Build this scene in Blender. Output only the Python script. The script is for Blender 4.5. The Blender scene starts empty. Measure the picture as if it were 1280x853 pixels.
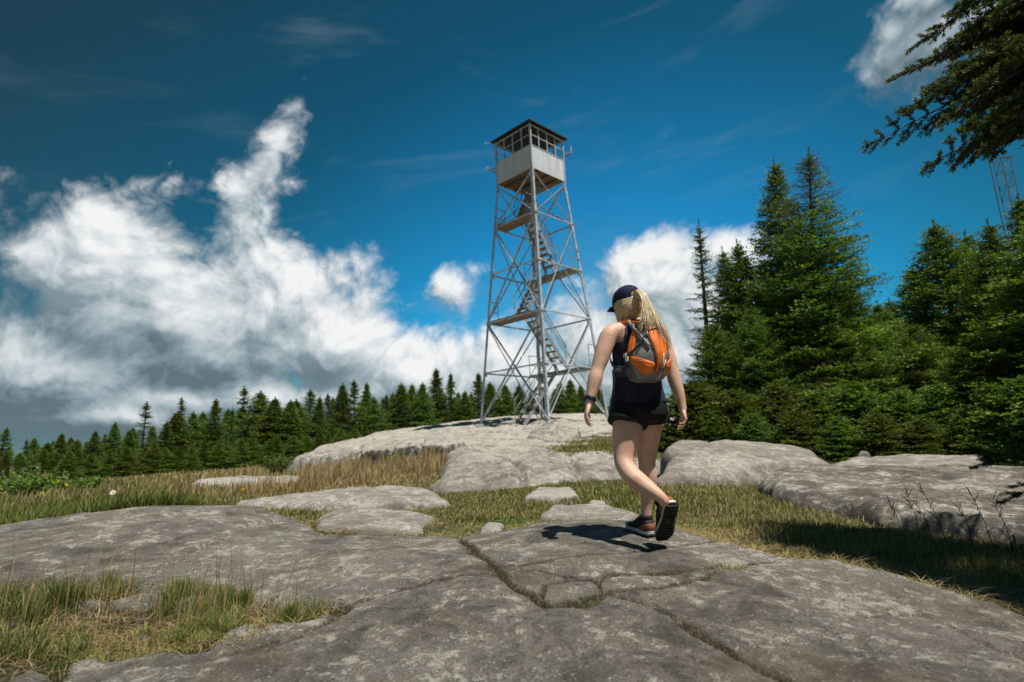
import bpy, bmesh, math, random
import numpy as np
from mathutils import Vector, Matrix
from mathutils.bvhtree import BVHTree
random.seed(4); rng = np.random.default_rng(11)
S = bpy.context.scene
COL = S.collection
R = math.radians
CZ = 0.80                                   # eye height over the datum
FPX = 711.1; PITCH = R(10.5); ROLL = R(2.7)
cF = np.array([0, math.cos(PITCH), math.sin(PITCH)])
_u = np.array([0, -math.sin(PITCH), math.cos(PITCH)]); _r = np.array([1., 0, 0])
cR = _r*math.cos(ROLL) - _u*math.sin(ROLL); cU = _u*math.cos(ROLL) + _r*math.sin(ROLL)
def ray(px, py): return cF + cR*(px-640)/FPX - cU*(py-426.5)/FPX
def at(px, py, Y):
    """world point seen at photo pixel px,py at depth Y"""
    r = ray(px, py); p = r*Y/r[1]; p[2] += CZ; return p
def proj(p):
    p = np.asarray(p, float) - np.array([0, 0, CZ]); d = p@cF
    return 640 + FPX*(p@cR)/d, 426.5 - FPX*(p@cU)/d

# ---------------------------------------------------------------- helpers
def tag(o, label=None, cat=None, group=None, kind=None):
    if label: o['label'] = label
    if cat: o['category'] = cat
    if group: o['group'] = group
    if kind: o['kind'] = kind
    return o
def empty(name, loc=(0, 0, 0)):
    o = bpy.data.objects.new(name, None); COL.objects.link(o); o.location = Vector(loc)
    o.empty_display_size = .2; return o
def link(name, me, parent=None, mats=()):
    o = bpy.data.objects.new(name, me); COL.objects.link(o)
    for m in mats: me.materials.append(m)
    if parent is not None:
        o.parent = parent
        w = Vector((0, 0, 0)); q = parent
        while q is not None: w += q.location; q = q.parent
        o.location = -w                     # meshes are written in world coordinates
    return o
def np_mesh(name, V, faces_list, smooth=True):
    """V (n,3); faces_list: list of int arrays (m,k)"""
    me = bpy.data.meshes.new(name)
    V = np.asarray(V, np.float32)
    me.vertices.add(len(V)); me.vertices.foreach_set('co', V.ravel())
    loops = np.concatenate([np.asarray(f, np.int32).ravel() for f in faces_list])
    tot = np.concatenate([np.full(len(f), f.shape[1], np.int32) for f in faces_list])
    st = np.concatenate([[0], np.cumsum(tot)[:-1]]).astype(np.int32)
    me.loops.add(len(loops)); me.loops.foreach_set('vertex_index', loops)
    me.polygons.add(len(tot)); me.polygons.foreach_set('loop_start', st)
    me.polygons.foreach_set('loop_total', tot)
    me.polygons.foreach_set('use_smooth', np.full(len(tot), smooth))
    me.update(calc_edges=True)
    return me
def attr(me, name, vals):
    a = me.attributes.new(name, 'FLOAT', 'POINT'); a.data.foreach_set('value', np.asarray(vals, np.float32).ravel())
def sst(a, b, x):
    t = np.clip((x-a)/(b-a), 0, 1); return t*t*(3-2*t)

# gradient noise, 2D and 3D
_perm = np.random.default_rng(3).permutation(256); _perm = np.concatenate([_perm, _perm, _perm])
_g2 = np.random.default_rng(5).normal(size=(256, 2)); _g2 /= np.linalg.norm(_g2, axis=1)[:, None]
def noise2(x, y):
    xi = np.floor(x).astype(int); yi = np.floor(y).astype(int); xf = x-xi; yf = y-yi
    xi &= 255; yi &= 255
    u = xf*xf*xf*(xf*(xf*6-15)+10); v = yf*yf*yf*(yf*(yf*6-15)+10)
    def g(i, j, a, b):
        gg = _g2[_perm[_perm[(xi+i) & 255]+((yi+j) & 255)]]; return gg[..., 0]*a+gg[..., 1]*b
    return (g(0, 0, xf, yf)*(1-u)+g(1, 0, xf-1, yf)*u)*(1-v)+(g(0, 1, xf, yf-1)*(1-u)+g(1, 1, xf-1, yf-1)*u)*v
def fbm(x, y, s, o=4, gain=.5):
    t = 0; a = 1.
    for k in range(o):
        t = t + a*noise2(x*s+17.3*k, y*s-9.1*k); s *= 2.03; a *= gain
    return t

# node expression helper
class NT:
    def __init__(s, nt): s.nt = nt
    def node(s, typ, **kw):
        n = s.nt.nodes.new(typ)
        for k, v in kw.items(): setattr(n, k, v)
        return n
    def put(s, sock, v):
        if isinstance(v, bpy.types.NodeSocket): s.nt.links.new(v, sock)
        elif v is not None: sock.default_value = v
    def m(s, op, a, b=None, c=None, clamp=False):
        n = s.node('ShaderNodeMath', operation=op, use_clamp=clamp)
        for i, v in enumerate((a, b, c)): s.put(n.inputs[i], v)
        return n.outputs[0]
    def vm(s, op, a, b=None):
        n = s.node('ShaderNodeVectorMath', operation=op); s.put(n.inputs[0], a); s.put(n.inputs[1], b)
        return n.outputs['Value'] if op in ('LENGTH', 'DOT_PRODUCT') else n.outputs[0]
    def noise(s, vec, scale, detail=4, rough=.5, dist=0., lac=2.0):
        n = s.node('ShaderNodeTexNoise'); s.put(n.inputs['Vector'], vec)
        n.inputs['Scale'].default_value = scale; n.inputs['Detail'].default_value = detail
        n.inputs['Roughness'].default_value = rough; n.inputs['Distortion'].default_value = dist
        n.inputs['Lacunarity'].default_value = lac
        return n.outputs['Fac']
    def ramp(s, fac, *stops):
        n = s.node('ShaderNodeValToRGB'); e = n.color_ramp.elements
        while len(e) > 1: e.remove(e[0])
        for i, (p, c) in enumerate(stops):
            el = e[0] if i == 0 else e.new(p)
            el.position = p; el.color = (c, c, c, 1) if not isinstance(c, tuple) else (*c, 1)
        s.put(n.inputs[0], fac); return n.outputs[0]
    def mix(s, fac, a, b, blend='MIX'):
        n = s.node('ShaderNodeMix', data_type='RGBA', blend_type=blend)
        s.put(n.inputs[0], fac)
        for i, v in ((6, a), (7, b)): s.put(n.inputs[i], (*v, 1) if isinstance(v, tuple) and len(v) == 3 else v)
        return n.outputs[2]
    def sstep(s, x, a, b):
        n = s.node('ShaderNodeMapRange', interpolation_type='SMOOTHSTEP'); s.put(n.inputs[0], x)
        n.inputs[1].default_value = a; n.inputs[2].default_value = b
        return n.outputs[0]
    def attr(s, name):
        n = s.node('ShaderNodeAttribute', attribute_name=name); return n.outputs['Fac']
    def pos(s): return s.node('ShaderNodeNewGeometry').outputs['Position']
    def obj(s): return s.node('ShaderNodeTexCoord').outputs['Object']
    def bump(s, h, strength=.5, dist=.01):
        n = s.node('ShaderNodeBump'); n.inputs['Strength'].default_value = strength; n.inputs['Distance'].default_value = dist
        s.put(n.inputs['Height'], h); return n.outputs[0]
def mat(name):
    m = bpy.data.materials.new(name); m.use_nodes = True
    nt = m.node_tree; b = nt.nodes['Principled BSDF']
    return m, NT(nt), b
def simple(name, col, rough=.6, metal=0., var=.15, scale=20., bump=.0, spec=.5):
    m, n, b = mat(name)
    f = n.noise(n.obj(), scale, 5, .6)
    c = n.mix(n.sstep(f, .3, .7), tuple(x*(1-var) for x in col), tuple(min(1, x*(1+var)) for x in col))
    n.put(b.inputs['Base Color'], c); b.inputs['Roughness'].default_value = rough; b.inputs['Metallic'].default_value = metal
    b.inputs['Specular IOR Level'].default_value = spec
    if bump: n.put(b.inputs['Normal'], n.bump(n.noise(n.obj(), scale*4, 4, .6), bump, .004))
    return m

# ---------------------------------------------------------------- camera
cd = bpy.data.cameras.new('camera'); cam = bpy.data.objects.new('camera', cd); COL.objects.link(cam)
cd.sensor_width = 36; cd.lens = FPX/1280*36; cd.clip_end = 20000; cd.clip_start = .05
M = Matrix((( cR[0], cU[0], -cF[0], 0), (cR[1], cU[1], -cF[1], 0), (cR[2], cU[2], -cF[2], CZ), (0, 0, 0, 1)))
cam.matrix_world = M
cd.dof.use_dof = True; cd.dof.focus_distance = 3.9; cd.dof.aperture_fstop = 2.0
S.camera = cam
S.view_settings.view_transform = 'Standard'; S.view_settings.look = 'None'
S.view_settings.exposure = 0.38; S.view_settings.gamma = 1

# ---------------------------------------------------------------- sun and sky
SUN_EL = R(66); SUN_DIR = np.array([.75, -.62])     # towards the sun: right and behind the camera
az = math.atan2(SUN_DIR[0], SUN_DIR[1])
sv = Vector((math.sin(az)*math.cos(SUN_EL), math.cos(az)*math.cos(SUN_EL), math.sin(SUN_EL)))
sl = bpy.data.lights.new('sun', 'SUN'); sl.energy = 4.4; sl.angle = R(.53); sl.color = (1, .95, .87)
so = bpy.data.objects.new('sun', sl); COL.objects.link(so)
so.rotation_euler = sv.to_track_quat('Z', 'Y').to_euler(); so.location = (10, -10, 30)

w = bpy.data.worlds.new('World'); S.world = w; w.use_nodes = True
wn = NT(w.node_tree); bg = w.node_tree.nodes['Background']; bg.inputs['Strength'].default_value = .115
w.cycles.sampling_method = 'MANUAL'; w.cycles.sample_map_resolution = 512
D = wn.node('ShaderNodeTexCoord').outputs['Generated']
sep = wn.node('ShaderNodeSeparateXYZ'); wn.put(sep.inputs[0], D)
zc = wn.m('MAXIMUM', sep.outputs[2], .012)
cmb = wn.node('ShaderNodeCombineXYZ'); wn.put(cmb.inputs[0], sep.outputs[0]); wn.put(cmb.inputs[1], sep.outputs[1]); wn.put(cmb.inputs[2], zc)
sky = wn.node('ShaderNodeTexSky', sky_type='NISHITA', sun_disc=False)
sky.sun_elevation = SUN_EL; sky.sun_rotation = az; sky.altitude = 900; sky.air_density = 1.0; sky.dust_density = .4; sky.ozone_density = 3.0
wn.put(sky.inputs['Vector'], cmb.outputs[0])
# azimuth / elevation of a direction
AZ = wn.m('ARCTAN2', sep.outputs[0], sep.outputs[1]); EL = wn.m('ARCSINE', sep.outputs[2])
def azel(px, py):
    d = ray(px, py); d = d/np.linalg.norm(d); return math.atan2(d[0], d[1]), math.asin(d[2])
# polarised clear air: deep blue, darkest high up and towards the left
pa, pe = azel(760, 420)
da = wn.m('MULTIPLY', wn.m('SUBTRACT', AZ, pa), .95); de = wn.m('MULTIPLY', wn.m('SUBTRACT', EL, pe), 1.25)
rr = wn.m('SQRT', wn.m('ADD', wn.m('MULTIPLY', da, da), wn.m('MULTIPLY', de, de)))
pol = wn.ramp(wn.m('MULTIPLY', rr, 1.0), (0, (.55, .92, .92)), (.12, (.26, .84, .88)), (.28, (.08, .76, .90)), (.62, (.055, .38, .38)), (1.0, (.10, .24, .21)))
skyc = wn.mix(1.0, sky.outputs[0], pol, 'MULTIPLY')
skyc = wn.mix(wn.m('MULTIPLY', wn.sstep(EL, .20, -.03), .85), skyc, wn.ramp(wn.m('MULTIPLY', rr, 1.0), (0, (2.9, 3.9, 4.2)), (.45, (1.6, 2.4, 2.8)), (.9, (.8, 1.3, 1.6)), (1.0, (.7, 1.15, 1.45))))
# clouds in az/el space
def noise_2d(vec, scale, detail, rough, dist):
    o = wn.noise(vec, scale, detail, rough, dist); o.node.noise_dimensions = '2D'; return o
def cloudfield(dx, dy, full=True):
    A = wn.m('ADD', AZ, dx); E = wn.m('ADD', EL, dy)
    c = wn.node('ShaderNodeCombineXYZ'); wn.put(c.inputs[0], A); wn.put(c.inputs[1], wn.m('MULTIPLY', E, 1.15))
    n1 = noise_2d(c.outputs[0], 5.5, 9, .53, .30)
    # rounded billows: cells warped by the soft noise
    wv_ = wn.node('ShaderNodeCombineXYZ'); wn.put(wv_.inputs[0], wn.m('ADD', A, wn.m('MULTIPLY', n1, .16))); wn.put(wv_.inputs[1], wn.m('ADD', E, wn.m('MULTIPLY', n1, .11)))
    v = wn.node('ShaderNodeTexVoronoi', voronoi_dimensions='2D', feature='F1'); v.normalize = True
    wn.put(v.inputs['Vector'], wv_.outputs[0]); v.inputs['Scale'].default_value = 9.5; v.inputs['Detail'].default_value = 3.5; v.inputs['Roughness'].default_value = .52; v.inputs['Lacunarity'].default_value = 2.3
    n2 = noise_2d(c.outputs[0], 26., 6, .6, .4)
    nn = wn.m('ADD', wn.m('MULTIPLY', wn.m('SUBTRACT', n1, .5), 1.15), wn.m('ADD', wn.m('MULTIPLY', wn.m('SUBTRACT', .36, v.outputs['Distance']), 1.35), wn.m('MULTIPLY', wn.m('SUBTRACT', n2, .5), .32)))
    return A, E, nn
def blob(A, E, px, py, rx, ry, rot=0., st=1.):
    a, e = azel(px, py)
    k = math.cos(math.atan((px-640)/FPX))**1.5
    x = wn.m('SUBTRACT', A, a); y = wn.m('SUBTRACT', E, e)
    cr, sr = math.cos(rot), math.sin(rot)
    xr = wn.m('MULTIPLY', wn.m('ADD', wn.m('MULTIPLY', x, cr), wn.m('MULTIPLY', y, sr)), 1/(rx/FPX*k))
    yr = wn.m('MULTIPLY', wn.m('SUBTRACT', wn.m('MULTIPLY', y, cr), wn.m('MULTIPLY', x, sr)), 1/(ry/FPX*k))
    v = wn.m('SUBTRACT', 1.0, wn.m('SQRT', wn.m('ADD', wn.m('MULTIPLY', xr, xr), wn.m('MULTIPLY', yr, yr))))
    return v if st == 1. else wn.m('SUBTRACT', wn.m('MULTIPLY', v, .75), 1-st)
CL = [(235, 410, 225, 155), (105, 345, 95, 95), (112, 312, 78, 66), (30, 475, 250, 110), (320, 400, 180, 130), (430, 440, 150, 90), (520, 470, 120, 55),
      (300, 280, 56, 95, -.5, .84), (344, 190, 32, 95, -.42, .76), (562, 362, 76, 50, -.2, .64), (815, 362, 95, 72), (790, 430, 175, 100),
      (905, 312, 75, 50, 0, .86), (1185, 30, 150, 110, 0, .80), (660, 470, 150, 60), (120, 520, 300, 60), (330, 500, 220, 50), (230, 500, 160, 44)]
def field(dx, dy):
    A, E, nn = cloudfield(dx, dy)
    f = None
    for b in CL:
        v = blob(A, E, *b)
        f = v if f is None else wn.m('SMOOTH_MAX', f, v, .15)
    return wn.m('ADD', f, nn), nn
f0, nn0 = field(0., 0.)
f1, nn1 = field(.018, .045)
f2, nn2 = field(.008, .019)
dens = wn.sstep(f0, -.08, .52)
lit = wn.m('ADD', wn.m('MULTIPLY', wn.m('SUBTRACT', f0, f1), .42), wn.m('MULTIPLY', wn.m('SUBTRACT', f0, f2), .55))
lit = wn.m('MAXIMUM', wn.m('MINIMUM', lit, .42), -.30)
# thick bases hang in their own shade
base = None
for b in ((60, 490, 210, 62), (235, 472, 200, 36), (40, 545, 260, 40), (-40, 410, 110, 80), (140, 430, 110, 45), (360, 520, 200, 22), (1190, 20, 190, 150)):
    v = blob(AZ, EL, *b); base = v if base is None else wn.m('SMOOTH_MAX', base, v, .2)
base = wn.sstep(wn.m('ADD', base, wn.m('MULTIPLY', nn0, .65)), -.35, 1.0)
br = wn.m('SUBTRACT', wn.m('ADD', .56, wn.m('MULTIPLY', lit, 1.15)), wn.m('MULTIPLY', base, .40))
cc = wn.ramp(br, (0, (.8, 1.2, 1.45)), (.25, (1.6, 2.15, 2.45)), (.5, (2.9, 3.4, 3.65)), (.75, (4.5, 4.8, 4.95)), (1, (6.0, 6.1, 6.1)))
# faint high wisps
wv = wn.node('ShaderNodeCombineXYZ'); wn.put(wv.inputs[0], wn.m('ADD', AZ, wn.m('MULTIPLY', EL, -1.6))); wn.put(wv.inputs[1], wn.m('MULTIPLY', EL, 4.0))
wisp = wn.sstep(wn.noise(wv.outputs[0], 3.2, 6, .55, .6), .52, .85)
skyc = wn.mix(wn.m('MULTIPLY', wisp, .16), skyc, (2.6, 3.4, 3.8))
fin = wn.mix(dens, skyc, cc)
wn.put(bg.inputs['Color'], fin)
# ---------------------------------------------------------------- terrain
class TPS:
    def __init__(s, P, lam=.02):
        P = np.asarray(P, float); s.P = P[:, :2]; n = len(P)
        K = s.k(s.P, s.P) + lam*np.eye(n); Q = np.c_[np.ones(n), s.P]
        A = np.block([[K, Q], [Q.T, np.zeros((3, 3))]])
        s.w = np.linalg.solve(A, np.r_[P[:, 2], 0, 0, 0])
    def k(s, a, b):
        d2 = ((a[:, None]-b[None])**2).sum(-1)+1e-9; return d2*np.log(d2)*.5
    def __call__(s, x, y):
        sh = np.shape(x); X = np.c_[np.ravel(x), np.ravel(y)]; o = np.empty(len(X))
        for i in range(0, len(X), 40000):
            c = X[i:i+40000]; o[i:i+40000] = s.k(c, s.P)@s.w[:-3]+s.w[-3]+c@s.w[-2:]
        return o.reshape(sh)
PXY = [(640, 853, 2.0), (0, 853, 2.1), (1280, 853, 1.95), (300, 853, 2.05), (980, 853, 1.98), (650, 720, 3.0), (805, 668, 3.9), (740, 653, 4.35),
       (900, 681, 3.85), (960, 697, 3.55), (1050, 708, 3.4), (1150, 732, 3.15), (1280, 790, 2.6), (1100, 780, 2.5), (300, 740, 3.1),
       (150, 775, 2.75), (0, 770, 2.8), (200, 632, 5.6), (300, 634, 5.9), (100, 644, 5.3), (0, 658, 5.0), (100, 690, 4.0), (250, 680, 4.2),
       (400, 700, 3.6), (450, 670, 4.7), (540, 676, 4.35), (620, 668, 4.35), (690, 655, 4.5), (850, 668, 4.0), (-200, 690, 4.6),
       (560, 652, 5.4), (700, 640, 5.9), (800, 645, 5.6), (620, 614, 8.2), (800, 606, 8.0), (880, 622, 6.6), (1000, 652, 5.2), (1280, 690, 4.4),
       (470, 638, 6.7), (370, 636, 7.0), (930, 600, 8.4), (1080, 563, 11.5), (1250, 573, 9.5)]
PT = [tuple(at(*p)) for p in PXY]
_abs = [(-5, 8, -.93), (-8, 9.5, -.9), (-3, 10, -.75), (-10, 16, -.62), (-5, 16, -.5), (-15, 25, -.42), (-5, 22, -.2), (-25, 25, -.5), (-30, 12, -.9),
        (0, 13, -.35), (2.5, 13, -.3), (2, 16, .1), (1, 24, .55), (5, 24, .6), (-3, 32, .3), (8, 30, .5), (-14, 34, -.4), (6, 13, -.35), (10, 15, -.3), (9, 9, -.55), (13, 6, -.8),
        (5, 4.2, -1.0), (4.4, 2.4, -1.15), (0, 0, -1.0), (-4, 0, -.95), (4, 0, -1.25), (0, -5, -1.2), (-9, 4, -1.0), (-20, -12, -1.6), (20, -12, -1.6), (20, 25, 0), (-40, 40, -.8), (0, 48, .4), (40, 40, -.4)]
PT += [(a, b, c+CZ) for a, b, c in _abs]
_tps = TPS(PT, .015)
def H0(x, y):
    x = np.asarray(x, float); y = np.asarray(y, float)
    r = np.sqrt(x*x+(y-14)**2); wgt = sst(36, 60, r)
    rc = np.clip(36/np.maximum(r, 1e-6), 0, 1)
    near = _tps(x*rc, 14+(y-14)*rc)
    far = -.14*(r-34); far = np.where(far < -45, -45, far)
    return near*(1-wgt)+far*wgt
def hit(px, py, y0=1.4, y1=40., f=None):
    f = f or H0
    Y = np.geomspace(y0, y1, 500); r = ray(px, py); P = r[None]*(Y/r[1])[:, None]; P[:, 2] += CZ
    d = P[:, 2]-f(P[:, 0], P[:, 1]); i = np.argmax(d < 0)
    if d[i] >= 0: return P[-1]
    t = d[i-1]/(d[i-1]-d[i]); return P[i-1]+(P[i]-P[i-1])*t
# front slab outline: far edge of the bare rock as depth over x
_cr = [at(*p) for p in ((-420, 720, 4.4), (-200, 690, 4.7), (0, 658, 5.25), (100, 644, 5.6), (200, 632, 6.0), (300, 634, 6.25), (370, 650, 5.6), (395, 664, 5.0), (520, 671, 4.7), (560, 672, 4.6), (625, 667, 4.65),
        (690, 655, 4.85), (800, 650, 4.9), (850, 667, 4.2), (905, 681, 3.95), (960, 696, 3.65), (1050, 706, 3.55), (1150, 730, 3.25), (1290, 778, 2.85), (1420, 840, 2.5))]
_cx = np.array([p[0] for p in _cr]); _cy = np.array([p[1] for p in _cr])
def slab_sd(x, y):
    e = np.interp(x, _cx, _cy) + .14*fbm(x, y, 1.7, 4) + .05*noise2(x*9, y*9)
    return e - y
# cracks: (pixel polyline, half width m, depth m, soil)
CR = [([(566, 664), (574, 670), (594, 688), (619, 709), (637, 725), (659, 740), (684, 753)], .036, .035, 1.),
      ([(612, 702), (630, 707), (651, 708), (680, 702), (709, 695), (759, 688), (820, 685), (893, 679)], .016, .02, .9),
      ([(628, 716), (604, 717), (587, 720), (544, 726), (500, 736), (470, 745), (430, 760), (359, 799), (285, 816)], .017, .028, .8),
      ([(637, 722), (643, 715), (676, 711), (702, 717), (713, 723)], .018, .03, .9),
      ([(709, 716), (728, 722), (745, 721), (775, 715), (820, 712), (860, 709), (910, 706), (967, 702)], .022, .035, .9),
      ([(745, 722), (752, 734), (763, 742), (790, 749), (813, 757), (836, 767), (857, 778), (893, 800), (941, 830), (985, 855), (1040, 895)], .024, .036, .9),
      ([(758, 740), (785, 735), (813, 731), (850, 724), (900, 711)], .022, .035, 1.),
      ([(655, 738), (684, 755), (720, 755), (745, 748), (762, 741)], .034, .034, 1.),
      ([(676, 744), (684, 731), (712, 723), (740, 724)], .020, .032, 1.),
      ([(300, 792), (400, 788), (447, 785), (508, 770), (598, 749), (640, 742)], .010, .010, .3),
      ([(195, 713), (225, 697), (250, 682), (285, 668), (312, 654), (350, 648)], .03, .022, .15),
      ([(1060, 772), (1160, 768), (1230, 800), (1300, 836)], .012, .012, .3),
      ([(60, 800), (70, 830), (75, 860)], .05, .05, 1.), ([(60, 800), (150, 778), (200, 770), (285, 775), (345, 765), (430, 757)], .05, .04, 1.)]
CRW = [([hit(*p)[:2] for p in pl], hw, dp, so_) for pl, hw, dp, so_ in CR]
def seg_dist(x, y, pl):
    d = np.full(np.shape(x), 1e9)
    for a, b in zip(pl[:-1], pl[1:]):
        ab = b-a; t = np.clip(((x-a[0])*ab[0]+(y-a[1])*ab[1])/(ab@ab), 0, 1)
        d = np.minimum(d, np.hypot(x-a[0]-t*ab[0], y-a[1]-t*ab[1]))
    return d
# grassy soil pockets on the front slab: (pixel, radius x, radius y in m)
POCK = [(hit(20, 800), .42, .42), (hit(110, 785), .30, .22), (hit(260, 765), .34, .25), (hit(190, 800), .35, .16), (hit(355, 768), .16, .10), (hit(120, 742), .24, .10), (hit(410, 757), .13, .05), (hit(-80, 760), .5, .5), (hit(908, 707), .13, .04)]
def detail(x, y):
    """height offset, rock mask, soil mask (near field)"""
    sd = slab_sd(x, y); rock = sst(-.02, .10, sd)
    near = (np.abs(x) < 6) & (y < 7) & (y > .5)
    dz = np.zeros_like(x); soil = np.zeros_like(x)
    xn, yn = x[near], y[near]
    wx = xn + .030*fbm(xn, yn, 6, 3) + .02*fbm(xn+40, yn, 1.6, 2); wy = yn + .030*fbm(xn+9, yn+5, 6, 3)
    g = np.zeros_like(xn); sl_ = np.zeros_like(xn)
    for pl, hw, dp, s_ in CRW:
        d = seg_dist(wx, wy, pl); hwv = hw*(.85+.9*fbm(xn+3, yn, 4., 2))
        hwv = np.maximum(hwv, max(hw*.4, .009))
        p = 1-sst(.30*hwv, 1.15*hwv, d)
        rnd = np.exp(-(d/(hw*2.2+.012))**2)*.30
        g = np.maximum(g, dp*p + dp*rnd); sl_ = np.maximum(sl_, s_*(1-sst(.6*hwv, 1.25*hwv+.004, d)))
    for c, rx, ry in POCK:
        q = np.hypot((xn-c[0])/rx, (yn-c[1])/ry) + .5*fbm(xn, yn, 5, 3)
        p = 1-sst(.75, 1.15, q); g = np.maximum(g, .03*p); sl_ = np.maximum(sl_, p)
    rkn = rock[near]
    dz[near] = -g*rkn + .006*sl_*fbm(xn, yn, 40, 3)
    soil[near] = np.maximum(sl_*rkn, 0)
    # block-like facets of the bedrock: gentle steps and swells
    dz += rock*(.035*fbm(x, y, .9, 3) + .012*fbm(x+7, y, 4.5, 4) + .0035*fbm(x, y+3, 22, 3))
    dz -= (1-rock)*(.075 - .03*fbm(x, y, 2.2, 3))
    return dz, rock, soil
def H(x, y):
    x = np.atleast_1d(np.asarray(x, float)); y = np.atleast_1d(np.asarray(y, float))
    return H0(x, y)+detail(x, y)[0]
def Hs(x, y): return float(H(x, y)[0])
def axis(lo, hi, st, gr, L):
    a = list(np.arange(lo, hi, st)); s = st
    while a[-1] < L: s *= gr; a.append(a[-1]+s)
    s = st
    while a[0] > -L: s *= gr; a.insert(0, a[0]-s)
    return np.array(a)
ax_ = axis(-1.9, 2.3, .0115, 1.035, 4000.); ay_ = axis(1.4, 4.7, .0115, 1.035, 4000.)
gx, gy = np.meshgrid(ax_, ay_, indexing='ij'); nx, ny = gx.shape
dz, rk, so_ = detail(gx, gy); gz = H0(gx, gy)+dz
def gridmesh(name, X, Y, Z, keep=None):
    n, m = X.shape; idx = np.arange(n*m).reshape(n, m)
    q = np.stack([idx[:-1, :-1], idx[1:, :-1], idx[1:, 1:], idx[:-1, 1:]], -1).reshape(-1, 4)
    V = np.stack([X, Y, Z], -1).reshape(-1, 3)
    if keep is None: return np_mesh(name, V, [q]), None
    k = keep.ravel(); q = q[k[q].all(1)]
    used = np.unique(q); mp = np.full(len(V), -1); mp[used] = np.arange(len(used))
    return np_mesh(name, V[used], [mp[q]]), used

def rock_shader(n, b, pale, warm, dark=1.0, soil=None, rockmask=None, bumpk=1., sc=1.0):
    p = n.pos()
    big = n.noise(p, .9, 5, .6, .4); mid = n.noise(p, 4.6*sc, 10, .72, .5); fine = n.noise(p, 19*sc, 8, .74, .3); grit = n.noise(p, 110, 5, .75)
    # weathered dark skin
    base = n.mix(n.sstep(mid, .36, .64), tuple(x*dark for x in (.072, .065, .056)), tuple(x*dark for x in (.210, .190, .160)))
    base = n.mix(n.sstep(big, .42, .66), base, n.mix(.5, base, (.30*dark, .275*dark, .24*dark)))
    # pale lichen in ragged blotches
    l1 = n.m('ADD', n.m('MULTIPLY', mid, .55), n.m('MULTIPLY', fine, .55))
    l1 = n.m('ADD', l1, n.m('MULTIPLY', n.m('SUBTRACT', big, .5), .25))
    lm = n.sstep(l1, .575-pale*.16, .62-pale*.12)
    c = n.mix(n.m('MULTIPLY', lm, .82), base, n.mix(n.sstep(fine, .35, .65), (.37, .345, .30), (.58, .545, .48)))
    # round lichen rosettes
    vo = n.node('ShaderNodeTexVoronoi', feature='F1'); n.put(vo.inputs['Vector'], n.vm('ADD', p, n.vm('SCALE', p, None))); 
    vo.inputs['Scale'].default_value = 9.*sc; vo.inputs['Randomness'].default_value = 1
    ro = n.m('MULTIPLY', n.sstep(n.m('ADD', vo.outputs['Distance'], n.m('MULTIPLY', fine, .22)), .30, .18), n.sstep(n.noise(p, 1.7, 3), .5, .6))
    c = n.mix(n.m('MULTIPLY', ro, .55), c, (.50, .49, .44))
    vo2 = n.node('ShaderNodeTexVoronoi', feature='F1'); n.put(vo2.inputs['Vector'], p); vo2.inputs['Scale'].default_value = 42.*sc
    dots = n.m('MULTIPLY', n.sstep(n.m('ADD', vo2.outputs['Distance'], n.m('MULTIPLY', fine, .35)), .40, .30), n.sstep(n.noise(p, 3.1, 4, .6), .45, .6))
    c = n.mix(n.m('MULTIPLY', dots, .7), c, (.60, .58, .52))
    # dark speckle and grain
    c = n.mix(n.m('MULTIPLY', n.sstep(n.noise(p, 38*sc, 7, .78), .545, .64), .85), c, (.045, .043, .040))
    c = n.mix(.75, c, n.mix(n.sstep(grit, .3, .7), (.48, .48, .48), (1.52, 1.51, 1.48)), 'MULTIPLY')
    # iron-brown staining
    c = n.mix(n.m('MULTIPLY', n.sstep(n.noise(p, 1.6, 5, .6, .6), .52, .72), .35+warm*.3), c, (.27, .185, .115))
    h = n.m('ADD', n.m('MULTIPLY', fine, .6), n.m('ADD', n.m('MULTIPLY', grit, .35), n.m('MULTIPLY', mid, .9)))
    h = n.m('ADD', h, n.m('MULTIPLY', lm, .08))
    return c, h
def rock_mat(name, pale, warm, dark=1., sc=1., even=0., steep=0.):
    m, n, b = mat(name); c, h = rock_shader(n, b, pale, warm, dark, sc=sc)
    if even: c = n.mix(even, c, n.mix(n.noise(n.pos(), .6, 4, .6), (.46, .42, .36), (.36, .335, .295)))
    if steep:                                # steep faces painted darker for their shade, plus black lichen and water stains
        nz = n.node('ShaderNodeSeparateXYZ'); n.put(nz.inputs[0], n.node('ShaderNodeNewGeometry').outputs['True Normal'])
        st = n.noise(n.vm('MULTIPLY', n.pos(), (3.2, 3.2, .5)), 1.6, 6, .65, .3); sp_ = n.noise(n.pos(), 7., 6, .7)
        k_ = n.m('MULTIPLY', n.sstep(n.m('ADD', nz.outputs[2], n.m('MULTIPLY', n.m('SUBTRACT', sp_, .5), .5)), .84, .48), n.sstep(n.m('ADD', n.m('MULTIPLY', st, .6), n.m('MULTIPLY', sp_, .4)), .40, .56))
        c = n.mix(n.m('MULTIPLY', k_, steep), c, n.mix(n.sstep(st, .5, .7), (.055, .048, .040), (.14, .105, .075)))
    n.put(b.inputs['Base Color'], c); b.inputs['Roughness'].default_value = .9; b.inputs['Specular IOR Level'].default_value = .25
    n.put(b.inputs['Normal'], n.bump(h, 1., .035)); return m
def soil_col(n):
    p = n.pos(); a = n.noise(p, 2.6, 8, .65); b_ = n.noise(p, 30, 6, .7); g_ = n.noise(p, 120, 3, .6)
    c = n.mix(n.sstep(a, .38, .62), (.075, .072, .028), (.165, .130, .068))
    c = n.mix(n.sstep(b_, .45, .7), c, (.24, .19, .105))
    c = n.mix(n.m('MULTIPLY', n.sstep(b_, .52, .38), .75), c, (.030, .024, .014))
    return c, n.m('ADD', b_, n.m('MULTIPLY', g_, .5))
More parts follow.
